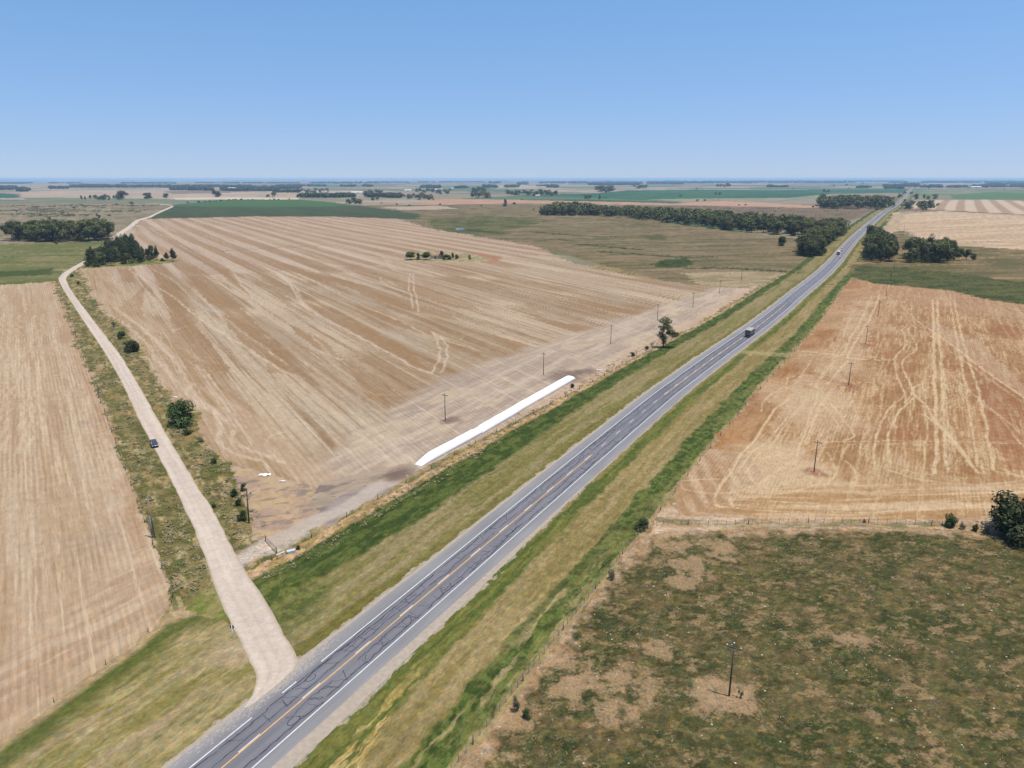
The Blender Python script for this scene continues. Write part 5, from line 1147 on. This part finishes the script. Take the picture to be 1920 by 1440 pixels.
fenL = np.array([hpt(u_, -v_) for u_, v_ in zip(rng.uniform(38, 300, 700), np.interp(rng.uniform(38, 300, 700), [0, 300], [33.5, 27.5]) + rng.normal(size=700) * 1.0)])
tufts('roadside_weeds', np.vstack([clump(sL, 401, .54), clump(sR, 403, .54), fenL[:160]]), rng.uniform(.25, .7, 4000), L_weed, 'clumps of green weeds along the gravel road and fences', 9, 3)
tufts('dry_grass', np.vstack([clump(sL, 405, .54), clump(sR, 407, .5), fenL[160:]]), rng.uniform(.3, .75, 4000), L_dry, 'tufts of dry grass along the gravel road and fence line', 8, 4)
wv = np.array([hpt(u_, v_) for u_, v_ in zip(rng.uniform(-10, 330, 2600), rng.uniform(20.5, 26.0, 2600))])
tufts('verge_weeds', clump(wv, 409, .47), rng.uniform(.15, .34, 4000), L_weed, 'leafy weeds on the verge beside the roadside fence', 7, 5)
pt = scatter([(1235, 1005), (1900, 1012), (2150, 1500), (820, 1500)], 2600)
tufts('pasture_tufts', clump(pt, 411, .50), rng.uniform(.12, .28, 4000), leaf_mat('pasture_tuft', (.07, .085, .04), (.12, .125, .06)), 'dark grassy tufts scattered over the pasture', 7, 6)
tufts('straw_tufts', clump(scatter([(1235, 1005), (1900, 1012), (2150, 1500), (820, 1500)], 2200), 413, .53), rng.uniform(.15, .35, 4000), L_dry, 'straw coloured tufts scattered over the pasture', 6, 7)

rw = scatter([(1612, 519), (1612, 500), (1700, 504), (1800, 513), (1925, 531), (1925, 569), (1858, 560), (1778, 542), (1640, 529)], 1100)
tufts('marsh_reeds', clump(rw, 415, .47), rng.uniform(.3, 1.0, 4000), leaf_mat('reed_leaves', (.075, .085, .034), (.15, .145, .06)), 'dark green reeds and low scrub in the damp strip beyond the brown field', 10, 8)
ml = []
for q in ([(1000, 435), (1060, 440), (1120, 444), (1160, 444)], [(1130, 472), (1210, 478), (1290, 483), (1330, 482)], [(1230, 497), (1262, 492), (1300, 490)], [(1290, 504), (1360, 503), (1450, 508), (1500, 512)], [(870, 430), (900, 434), (940, 438)], [(1090, 458), (1150, 464), (1200, 468)]):
    P_ = densify(ats(q), 8); ml.append(P_[rng.integers(0, len(P_), 110)] + rng.normal(size=(110, 2)) * 4.5)
fm = scatter([(-60, 400), (0, 386), (150, 384), (300, 385), (255, 402), (120, 408), (0, 410)], 2600); fm = fm[fbm(fm[:, 0] / 60, fm[:, 1] / 60, 417, 3) > .56]
tufts('meadow_scrub', fm, rng.uniform(1.5, 4.0, 4000), L_dark, 'dark scrub patches scattered over the far left meadow', 9, 10)
fb = scatter([(1180, 400), (1280, 388), (1530, 391), (1600, 398), (1560, 412), (1300, 404)], 1500); fb = fb[fbm(fb[:, 0] / 50, fb[:, 1] / 50, 419, 3) > .52]
tufts('field_scrub', fb, rng.uniform(1.0, 2.6, 4000), L_dark, 'dark specks of scrub on the brown field behind the shelter belt', 7, 11)
tufts('meadow_rushes', np.vstack(ml), rng.uniform(.6, 1.6, 4000), L_bush, 'dark rushes along the wet lines of the meadow', 9, 9)
# ------------------------------------------------------------------ poles
M_wood = simple('pole_wood', (.075, .055, .045), .9, var=.25, scale=2); M_pale = simple('weathered_wood', (.2, .17, .15), .9, var=.2)
M_glass = simple('insulator_glass', (.72, .76, .8), .2, spec=.8, var=.05); M_steel = simple('steel', (.35, .36, .38), .45, metal=.6, var=.1)
def pole_meshes(h):
    a = MB().tube((0, 0, 0), (0, 0, h), .145, .09, 10).mesh('pole', M_wood, True)
    c = MB().box((0, .14, h - .75), (2.3, .11, .13)).mesh('crossarm', M_wood)
    b = MB().tube((-.75, .14, h - .8), (0, .12, h - 1.6), .025, .025, 5).tube((.75, .14, h - .8), (0, .12, h - 1.6), .025, .025, 5).mesh('brace', M_steel)
    ins = MB().tube((0, 0, 0), (0, 0, .16), .02, .02, 6).tube((0, 0, .1), (0, 0, .19), .11, .13, 10).tube((0, 0, .19), (0, 0, .32), .13, .05, 10).mesh('insulator', M_glass, True)
    return a, c, b, ins
PM = pole_meshes(9.2)
def pole(p, rz, label, group, sc_=1.0):
    t = thing('power_pole', label, 'power pole', (p[0], p[1], 0), rz, group); t.scale = (sc_,) * 3
    for nm, me in zip(('pole', 'crossarm', 'brace'), PM[:3]): obj(nm, me, t)
    for x, z in ((-1.02, 9.2 - .68), (.0, 9.2), (1.02, 9.2 - .68)):
        obj('insulator', PM[3], t, (x, .14 if x else 0, z))
    return t
rz0 = -math.radians(28.4)
ordn = ('nearest', 'second', 'third', 'fourth', 'fifth', 'sixth', 'farthest')
for i, q in enumerate(((835, 789), (1019, 703), (1145, 645), (1232.5, 601), (1299, 576), (1349, 550), (1390, 526))):
    lb = {0: 'wooden power pole standing in the stubble behind the white grain bags', 1: 'wooden power pole near the far end of the white grain bags', 3: 'wooden power pole rising behind the slim layered tree'}.get(i, ordn[i] + ' wooden power pole of the line left of the highway')
    pole(at(*q), rz0, lb, 'power poles left of the highway', 1.0)
for i, q in enumerate(((1367, 1305), (1526, 885), (1591, 722), (1623, 645), (1646, 593), (1661, 555))):
    lb = {0: 'dark power pole standing on bare patch in the dark pasture', 1: 'brown power pole at the near end of the brown stubble field'}.get(i, ordn[i] + ' power pole of the line across the brown stubble field')
    pole(at(*q), rz0, lb, 'power poles right of the highway', .97)
for q, lb in (((1669, 528), 'power pole in the damp green strip beyond the brown field'), ((1676, 505), 'power pole between the two right copses'), ((1683, 470), 'power pole at the gap behind the right copses'), ((1695, 433), 'thin distant power pole at the pale far field')):
    pole(at(*q), rz0, lb, 'distant power poles right of the highway', .95)
# the doubled pole left of the gravel road and the leaning one right of it
x, y = at(288, 1008)
t = thing('double_pole', 'pale weathered double pole left of the gravel road', 'power pole', (x, y, 0), math.radians(34))
MB().tube((-.22, 0, 0), (-.16, 0, 5.0), .17, .15, 10).build('base_post', M_pale, t, True); MB().tube((.2, 0, 0), (.0, 0, 9.6), .18, .12, 10).build('pole', M_pale, t, True)
MB().box((0, 0, 4.1), (1.1, .14, .14)).build('clamp', M_steel, t); cr_ = MB().box((.25, 0, 8.7), (1.5, .11, .12)).build('crossarm', M_pale, t)
for xx in (-.35, .85): obj('insulator', PM[3], t, (xx, 0, 8.76))
x, y = at(467, 981)
t = thing('utility_pole', 'dark utility pole leaning slightly beside the bushes right of the gravel road', 'power pole', (x, y, 0), math.radians(34))
MB().tube((0, 0, 0), (.25, 0, 8.3), .17, .12, 10).build('pole', M_wood, t, True); MB().tube((.2, 0, 6.6), (1.0, .2, 6.9), .05, .05, 6).box((1.05, .2, 6.95), (.25, .25, .3)).build('bracket', M_wood, t)
for q, hh, lb in (((186, 744), 7.5, 'thin grey pole left of the gravel road before the bend'), ((143, 634), 7.5, 'farthest thin grey pole left of the gravel road')):
    x, y = at(*q); t = thing('utility_pole', lb, 'power pole', (x, y, 0), math.radians(34)); MB().tube((0, 0, 0), (0, 0, hh), .13, .09, 8).build('pole', M_pale, t, True); MB().box((0, 0, hh - .5), (1.3, .1, .1)).build('crossarm', M_pale, t)
# far thin poles on the left meadow of the highway
# ------------------------------------------------------------------ fences
M_post = simple('fence_post', (.15, .12, .095), .9, var=.3); M_wire = simple('wire', (.25, .23, .22), .5, metal=.5)
post_me = MB().tube((0, 0, 0), (0, 0, 1.45), .10, .085, 8).mesh('post', M_post, True); drop_me = MB().box((0, 0, .62), (.055, .055, 1.24)).mesh('dropper', M_post)
def fence(line, label, post_sp, drop_sp, name='wire_fence', phase=0, sc_=1.0):
    line = np.asarray(line); s = np.concatenate([[0], np.cumsum(np.linalg.norm(np.diff(line, axis=0), axis=1))])
    f_ = lambda q: (np.interp(q, s, line[:, 0]), np.interp(q, s, line[:, 1]))
    o = f_(0); t = thing(name, label, 'fence', (o[0], o[1], 0)); q = phase; np_ = 0
    while q < s[-1]:
        p = f_(q); c = obj('post', post_me, t, (p[0] - o[0], p[1] - o[1], 0)); c.rotation_euler = (R.uniform(-.05, .05), R.uniform(-.05, .05), 0); c.scale = (sc_, sc_, sc_ * R.uniform(.92, 1.08)); np_ += 1
        q += post_sp
    if drop_sp:
        q = phase + drop_sp; nd = 0
        while q < s[-1] and nd < 98:
            if ((q - phase) / post_sp) % 1 > .05:
                p = f_(q); c = obj('dropper', drop_me, t, (p[0] - o[0], p[1] - o[1], 0)); c.rotation_euler = (R.uniform(-.04, .04), R.uniform(-.04, .04), R.random()); nd += 1
            q += drop_sp
    for z in (.35, .7, 1.05):
        z = z * sc_; m = MB(); k = max(2, int(s[-1] / post_sp))
        for i in range(k):
            a = f_(s[-1] * i / k); b = f_(s[-1] * (i + 1) / k); m.tube((a[0] - o[0], a[1] - o[1], z), (b[0] - o[0], b[1] - o[1], z), .008, .008, 4)
        m.build('wire', M_wire, t)
    return t
fence([hpt(u_, 26.8) for u_ in np.linspace(-23, 88, 40)], 'wire fence with dark posts between the verge and the pasture', 14.7, 1.84)
fence([hpt(89.5, 26.8), at(1240, 984), at(1362, 984), at(1500, 981), at(1640, 981), at(1760, 986)], 'wire fence along the near edge of the brown stubble field', 13.5, 2.0)
fence([at(1766, 987), at(1830, 998), at(1925, 1008), at(2020, 1018)], 'wire fence running past the big dark bush', 9.0, 2.2)
fence([hpt(u_, -v_) for u_, v_ in ((44, 34.5), (60, 34.2), (120, 33.2), (176, 29.6), (265, 27.6), (300, 27.5), (430, 27.5))], 'low wire fence between the dark green verge and the big stubble field', 11.0, 0)
fence([hpt(u_, v_) for u_, v_ in ((92, 27.4), (130, 27.6), (200, 28), (290, 27.4), (400, 25.5), (490, 24.6))], 'wire fence between the highway verge and the brown stubble field', 11.5, 0)
fence([at(*q) for q in ((322, 1130), (300, 1166), (240, 1219), (160, 1273), (80, 1333), (0, 1389))], 'overgrown fence along the near edge of the left stubble field', 9.0, 0, sc_=.62)
fence([at(*q) for q in ((324, 1120), (290, 1030), (243, 903), (192, 760), (142, 640), (112, 560), (104, 535))], 'overgrown fence along the left stubble field beside the gravel road', 12.0, 0)
# gate and culvert rails
a = at(498, 1014); b = at(519, 1037); d_ = b - a; L_ = float(np.linalg.norm(d_))
t = thing('field_gate', 'reddish field gate across the track beside the gravel road', 'gate', (a[0], a[1], 0), math.atan2(d_[1], d_[0])); M_rust = simple('rusty_iron', (.16, .085, .06), .8, var=.3)
for xx in (0, L_): obj('post', post_me, t, (xx, 0, 0))
m = MB()
for z in (.3, .65, 1.0, 1.25): m.tube((.15, 0, z), (L_ - .15, 0, z), .03, .03, 6)
for xx in (.15, L_ * .5, L_ - .15): m.tube((xx, .0, .3), (xx, .0, 1.25), .03, .03, 6)
m.build('gate_leaf', M_rust, t)
M_lime = simple('whitewash', (.72, .72, .7), .8, var=.1)
a = at(520, 1049); b = at(533, 1043); d_ = b - a; L_ = float(np.linalg.norm(d_))
t = thing('culvert_rail', 'white rail on two posts beside the field entrance', 'rail', (a[0], a[1], 0), math.atan2(d_[1], d_[0]))
for xx in (0, L_): MB().tube((xx, 0, 0), (xx, 0, 1.0), .09, .09, 8).build('post', M_post if not xx else M_lime, t)
MB().box((L_ / 2, 0, 1.02), (L_ + .3, .14, .16)).build('rail', M_lime, t)
x, y = at(546, 1036); t = thing('trough', 'small bluish metal trough in the verge near the gate', 'trough', (x, y, 0), math.radians(30))
M_blue = simple('bluish_metal', (.42, .52, .6), .4, var=.1)
MB().box((0, 0, .3), (1.6, .7, .5), tx=1.08, ty=1.15).build('basin', M_blue, t); MB().box((-.6, 0, .04), (.15, .6, .06)).box((.6, 0, .04), (.15, .6, .06)).build('foot', M_steel, t)
# ------------------------------------------------------------------ stop sign seen from behind
x, y = at(437, 1197); t = thing('road_sign', 'white signpost with dark plate seen from behind at the gravel road junction', 'road sign', (x, y, 0), math.radians(-8))
MB().tube((0, 0, 0), (0, 0, 2.5), .06, .055, 8).build('post', M_lime, t, True)
V = []; 
for yy in (.07, .09):
    for i in range(8): a_ = math.radians(22.5 + 45 * i); V.append((.40 * math.cos(a_), yy, 2.15 + .40 * math.sin(a_)))
fs = [tuple(range(8)), tuple(range(15, 7, -1))] + [(i, i + 8, (i + 1) % 8 + 8, (i + 1) % 8) for i in range(8)]
obj('sign_plate', new_mesh('sign_plate', V, fs, simple('sign_back', (.07, .08, .13), .5)), t); MB().box((0, .062, 2.15), (.3, .012, .06)).build('bracket', M_steel, t)
# ------------------------------------------------------------------ grain bags
M_bag = simple('white_plastic', (.84, .85, .86), .38, spec=.5, var=.02, scale=.6)
def bag(u0, u1, c0, c1, label, w=3.1, h=1.75, tail0=True):
    secs = []; n = 60; o = hpt((u0 + u1) / 2, (c0 + c1) / 2)
    for i in range(n + 1):
        t_ = i / n; u_ = u0 + (u1 - u0) * t_; c = hpt(u_, c0 + (c1 - c0) * t_ + .25 * (float(vn(np.array([u_ / 9.]), np.array([0.]), 421)[0]) - .5)); e0 = (u_ - u0) / (6.0 if tail0 else 2.0); e1 = (u1 - u_) / 3.5
        k = min(1, max(.0, e0)) ** .6; k2 = min(1, max(.0, e1)) ** .5
        if not tail0: k = max(k, .8)
        else: k2 = max(k2, .85)
        kh = max(.08, min(k, k2)); kw = .72 + .28 * min(k, k2)
        wob = 1 + .05 * (float(vn(np.array([u_ / 2.3]), np.array([1.]), 423)[0]) - .5); cs = []
        dq = hpt(u_ + .5, 0) - hpt(u_ - .5, 0); nq = np.array([dq[1], -dq[0]]) / np.linalg.norm(dq)
        for j in range(17):
            a_ = math.pi * j / 16; rr = (abs(math.cos(a_)) ** .75) * (1 if math.cos(a_) > 0 else -1)
            p = c + nq * rr * w / 2 * kw * wob; cs.append((p[0] - o[0], p[1] - o[1], max(.03, math.sin(a_) ** .8 * h * kh * wob)))
        secs.append(cs)
    ob = MB().loft(secs).build('grain_bag', M_bag, None, True); ob.location = (o[0], o[1], 0.02); tag(ob, label, 'grain bag', 'white grain bags beside the verge'); return ob
bag(99.0, 130.0, -38.0, -37.3, 'shorter near white plastic grain bag lying along the field edge'); bag(128.4, 199.0, -37.0, -37.7, 'long far white plastic grain bag lying along the field edge', 3.3, 1.9, False)
def scrap(q, s_, lb):
    x, y = at(*q); V = []; n = 7
    for i in range(n):
        for j in range(n): V.append(((i - 3) * s_ * .3 * R.uniform(.8, 1.2), (j - 3) * s_ * .14 * R.uniform(.8, 1.2), abs(R.gauss(.12, .12)) + .04))
    f_ = [(i * n + j, (i + 1) * n + j, (i + 1) * n + j + 1, i * n + j + 1) for i in range(n - 1) for j in range(n - 1) if R.random() < .93]
    o = obj('plastic_sheet', new_mesh('plastic_sheet', V, f_, M_bag)); o.location = (x, y, 0); tag(o, lb, 'plastic sheet')
scrap((497, 891), 1.6, 'crumpled white plastic sheet in the disturbed field corner'); scrap((530, 903), .8, 'small dirty plastic scrap right of the crumpled white sheet'); scrap((1124, 694), 1.1, 'white plastic sheet on the field edge beyond the grain bags'); scrap((330, 745), .6, 'small white scrap behind the large roadside bush')
# ------------------------------------------------------------------ vehicles
M_tyre = simple('tyre_rubber', (.02, .02, .02), .9); M_win = simple('window_glass', (.012, .016, .022), .08, spec=.9, var=.02); M_lamp = simple('headlamp', (.7, .7, .72), .15, spec=.8, var=.02); M_red = simple('tail_lamp', (.35, .02, .02), .3, var=.02); M_hub = simple('hub_cap', (.4, .4, .42), .35, metal=.6)
M_black = simple('black_trim', (.02, .02, .022), .6)
def paintm(nm, c): m = simple(nm, c, .28, metal=.25, spec=.6, var=.03); return m
def wheels(t, xs, hw, r, w=.24):
    tm = MB().tube((0, -w / 2, 0), (0, w / 2, 0), r, r, 18).mesh('tyre', M_tyre); rm = MB().tube((0, -w / 2 - .012, 0), (0, w / 2 + .012, 0), r * .58, r * .58, 12).mesh('rim', M_hub)
    for x in xs:
        for s_ in (-1, 1):
            wh = obj('wheel', tm, t, (x, s_ * hw, r)); obj('rim', rm, wh)
def make_car(loc, heading, mat, label, name='car', L=4.4, Wd=1.75, h=1.5, pickup=False, cat='car', group=None):
    t = thing(name, label, cat, (loc[0], loc[1], .03), heading, group)
    prof = [(-.5, .35, .55), (-.49, .28, .86), (-.42, .27, .92), (-.2, .26, .93), (.18, .26, .93), (.24, .26, .92), (.42, .27, .84), (.49, .30, .70), (.5, .38, .55)]
    secs = []
    for fx, z0, z1 in prof:
        x = fx * L; k = 1 - .12 * (abs(fx) > .46) - .04 * (abs(fx) > .4); hw = Wd / 2 * k
        secs.append([(x, -hw * .9, z0), (x, -hw, z0 + .15), (x, -hw, z1 - .14), (x, -hw * .9, z1), (x, hw * .9, z1), (x, hw, z1 - .14), (x, hw, z0 + .15), (x, hw * .9, z0)])
    MB().loft(secs).build('body', mat, t, True)
    rear = -.12 * L if pickup else -.40 * L
    g0, g1 = rear, .20 * L; r0, r1 = rear + (.12 if pickup else .35), .03 * L; wb = Wd / 2 * .88; wt = Wd / 2 * .72; zb = .9; zt = h
    gv = [(g0, -wb, zb), (g1, -wb, zb), (g1, wb, zb), (g0, wb, zb), (r0, -wt, zt - .05), (r1, -wt, zt - .05), (r1, wt, zt - .05), (r0, wt, zt - .05)]
    MB().add(gv, [(3, 2, 1, 0), (4, 5, 6, 7), (0, 1, 5, 4), (1, 2, 6, 5), (2, 3, 7, 6), (3, 0, 4, 7)]).build('windows', M_win, t)
    rv = MB(); rv.box(((r0 + r1) / 2, 0, zt - .02), (r1 - r0 + .1, wt * 2 + .04, .07), tx=.94, ty=.9)
    for s_ in (-1, 1):
        rv.tube((g1 + .01, s_ * wb, zb), (r1 + .01, s_ * wt, zt - .03), .04, .04, 6); rv.tube((g0 - .01, s_ * wb, zb), (r0 - .01, s_ * wt, zt - .03), .05, .05, 6)
        rv.tube(((g0 + g1) / 2, s_ * (wb + .01), zb), ((r0 + r1) / 2, s_ * (wt + .01), zt - .03), .035, .035, 6)
    rv.build('roof', mat, t)
    if pickup:
        MB().box((-.31 * L, 0, .945), (.33 * L, Wd * .8, .03)).build('cargo_bed', M_black, t)
    for s_ in (-1, 1):
        MB().box((L * .475, s_ * Wd * .34, .70), (.16, .34, .15)).build('headlight', M_lamp, t); MB().box((-L * .486, s_ * Wd * .37, .72), (.10, .2, .2)).build('tail_light', M_red, t); MB().box((.15 * L, s_ * Wd * .56, 1.0), (.12, .2, .13)).build('mirror', mat, t)
    MB().box((L * .49, 0, .42), (.12, Wd * .86, .2)).build('bumper', M_black, t); MB().box((L * .495, 0, .64), (.05, Wd * .38, .12)).build('grille', M_black, t)
    wheels(t, (-.30 * L, .31 * L), Wd / 2 - .1, .33); return t
def hd(a, b): d = at(*b) - at(*a); return math.atan2(d[1], d[0])
grey = paintm('slate_grey_paint', (.055, .062, .075)); white = paintm('white_car_paint', (.75, .76, .78)); dark = paintm('dark_car_paint', (.06, .06, .075))
make_car(at(289.5, 836), hd((280, 806), (300, 850)), grey, 'dark slate grey car driving along the gravel road', L=4.5, Wd=1.85, h=1.55)
def road_car(u_, v_, away, mat, label, **k):
    p = hpt(u_, v_); q = hpt(u_ + 3, v_); a_ = math.atan2(q[1] - p[1], q[0] - p[0]); return make_car(p, a_ if away else a_ + math.pi, mat, label, **k)
def uv_of(x, y):
    p = at(x, y); dd_ = np.linalg.norm(HLd - p, axis=1); i = int(dd_.argmin()); return ud[i]
road_car(uv_of(1576, 485), 1.8, True, white, 'small white car driving away in the right lane beside the white truck')
road_car(uv_of(1649, 405.5), -1.8, False, dark, 'nearer of two tiny dark cars on the highway bend', group='tiny dark cars on the far bend')
road_car(uv_of(1663, 397), -1.8, False, dark, 'farther of two tiny dark cars on the highway bend', group='tiny dark cars on the far bend')
road_car(uv_of(1618, 434), -1.6, False, white, 'white car half hidden behind the branches of the right copse')
M_tarp = simple('beige_tarp', (.34, .31, .26), .8, var=.08); M_cab = paintm('dark_cab_paint', (.07, .08, .10)); M_side = simple('box_side_panels', (.10, .085, .08), .7, var=.2)
def truck(loc, heading, L, boxm, sidem, cabm, label, hbox=3.5, W_=2.5, name='truck'):
    t = thing(name, label, 'truck', (loc[0], loc[1], .03), heading)
    MB().box((0, 0, .85), (L, .9, .25)).build('chassis', M_black, t)
    b0 = -L / 2; b1 = L / 2 - 2.4
    MB().box(((b0 + b1) / 2, 0, (1.15 + hbox) / 2), (b1 - b0, W_, hbox - 1.15)).build('box_body', sidem, t)
    n = 9; secs = []
    for i in range(n + 1):
        x = b0 + (b1 - b0) * i / n; s_ = .04 if i % 2 else 0
        secs.append([(x, -W_ / 2 - .03, hbox - .5), (x, -W_ / 2 - .03, hbox), (x, -W_ * .25, hbox + .2 - s_), (x, W_ * .25, hbox + .2 - s_), (x, W_ / 2 + .03, hbox), (x, W_ / 2 + .03, hbox - .5)])
    MB().loft(secs).build('tarpaulin', boxm, t)
    cs = []
    for x, zt in ((L / 2 - 2.1, 2.75), (L / 2 - 2.0, 2.85), (L / 2 - .7, 2.85), (L / 2 - .25, 2.2), (L / 2, 1.5)):
        w = W_ / 2 * .95; cs.append([(x, -w, .6), (x, -w, zt - .1), (x, -w * .92, zt), (x, w * .92, zt), (x, w, zt - .1), (x, w, .6)])
    MB().loft(cs).build('cab', cabm, t)
    MB().add([(L / 2 - .66, -1.0, 2.70), (L / 2 - .66, 1.0, 2.70), (L / 2 - .18, 1.05, 2.05), (L / 2 - .18, -1.05, 2.05), (L / 2 - .60, -1.0, 2.74), (L / 2 - .60, 1.0, 2.74), (L / 2 - .10, 1.05, 2.06), (L / 2 - .10, -1.05, 2.06)],
              [(0, 1, 2, 3), (7, 6, 5, 4), (0, 4, 5, 1), (1, 5, 6, 2), (2, 6, 7, 3), (3, 7, 4, 0)]).build('windscreen', M_win, t)
    for s_ in (-1, 1):
        MB().box((L / 2 - 1.1, s_ * (W_ / 2 * .95 + .01), 2.1), (.9, .04, .6)).build('side_window', M_win, t)
        MB().tube((L / 2 - .35, s_ * 1.2, 2.3), (L / 2 - .3, s_ * 1.55, 2.4), .03, .03, 5).box((L / 2 - .3, s_ * 1.58, 2.1), (.1, .16, .55)).build('mirror', M_black, t)
        MB().box((L / 2 + .01, s_ * .9, .95), (.08, .35, .2)).build('headlight', M_lamp, t); MB().box((b0 - .03, s_ * .95, 1.0), (.06, .3, .18)).build('tail_light', M_red, t)
    MB().box((L / 2 + .05, 0, .6), (.14, W_ * .9, .3)).build('bumper', M_steel, t); MB().box((b0 - .06, 0, .62), (.12, W_ * .9, .14)).build('rear_bumper', M_steel, t)
    MB().box((b0 - .03, 0, 2.25), (.04, W_ * .9, .12)).box((b0 - .03, 0, 1.5), (.04, W_ * .9, .12)).build('tailgate_bar', M_steel, t)
    wheels(t, [L / 2 - 1.2] + [b0 + 1.2, b0 + 2.4], W_ / 2 - .2, .5, .35); return t
ut = uv_of(1405, 628); p = hpt(ut, 2.0); q = hpt(ut + 3, 2.0)
truck(p, math.atan2(q[1] - p[1], q[0] - p[0]), 10.5, M_tarp, M_side, M_cab, 'dark truck with beige tarpaulin roof driving away in the right lane')
M_wtarp = simple('white_box', (.8, .8, .8), .5, var=.03)
ut = uv_of(1573.5, 477); p = hpt(ut, -1.9); q = hpt(ut + 3, -1.9)
truck(p, math.atan2(q[1] - p[1], q[0] - p[0]) + math.pi, 9.0, M_wtarp, M_wtarp, M_cab, 'white box truck approaching in the left lane beside the roadside wood', 3.3)
ut = uv_of(1580, 470.5); p = hpt(ut, -1.9); q = hpt(ut + 3, -1.9)
make_car(p, math.atan2(q[1] - p[1], q[0] - p[0]) + math.pi, white, 'white van following close behind the white box truck', 'van', 5.4, 2.0, 2.2, cat='van')
# ------------------------------------------------------------------ farm buildings
M_roofw = simple('pale_metal_roof', (.7, .7, .68), .5, var=.06); M_wall = simple('rendered_wall', (.55, .5, .44), .9, var=.1); M_roofr = simple('rusty_roof', (.2, .1, .08), .8, var=.2)
def shed(q, L_, W_, h, rz, lb, roof=M_roofw, wall=M_wall, nm='farm_shed'):
    x, y = at(*q); t = thing(nm, lb, 'shed', (x, y, 0), rz)
    MB().box((0, 0, h / 2), (L_, W_, h)).build('wall', wall, t)
    r = MB(); r.add([(-L_ / 2 - .4, -W_ / 2 - .4, h + .003), (L_ / 2 + .4, -W_ / 2 - .4, h + .003), (L_ / 2 + .4, W_ / 2 + .4, h + .003), (-L_ / 2 - .4, W_ / 2 + .4, h + .003), (-L_ / 2 - .4, 0, h + W_ * .22), (L_ / 2 + .4, 0, h + W_ * .22)],
                    [(3, 2, 1, 0), (0, 1, 5, 4), (2, 3, 4, 5), (1, 2, 5), (3, 0, 4)]); r.build('roof', roof, t)
    MB().box((0, -W_ / 2 - .03, h * .4), (L_ * .15, .05, h * .8)).build('door', M_black, t)
shed((671, 362.5), 70, 16, 5, 0, 'long white roofed farm shed left of the far tree clump'); shed((765, 358.5), 42, 16, 6, .1, 'white farm building at the left end of the far farm grove'); shed((813, 357), 110, 18, 6, 0, 'long low white farm shed inside the far farm grove')
shed((848, 355), 14, 12, 8, 0, 'small white building right of the far farm grove'); shed((1008, 368.5), 18, 10, 5, 0, 'small white building below the long far windbreak'); shed((436, 357), 55, 30, 12, 0, 'pale building against the blue far woods'); shed((1829, 352.5), 85, 22, 9, 0, 'long white shed on the far right'); shed((1109, 402.5), 12, 8, 3.4, .2, 'small pale farmhouse at the gap between rounded grove and shelter belt')
shed((816, 484.5), 9, 5, 2.6, .1, 'low ruin with dark rusty roof on the stubble field island', M_roofr, M_wall, 'ruined_hut')
print('done', NT[0], round(time.time() - T0, 1))
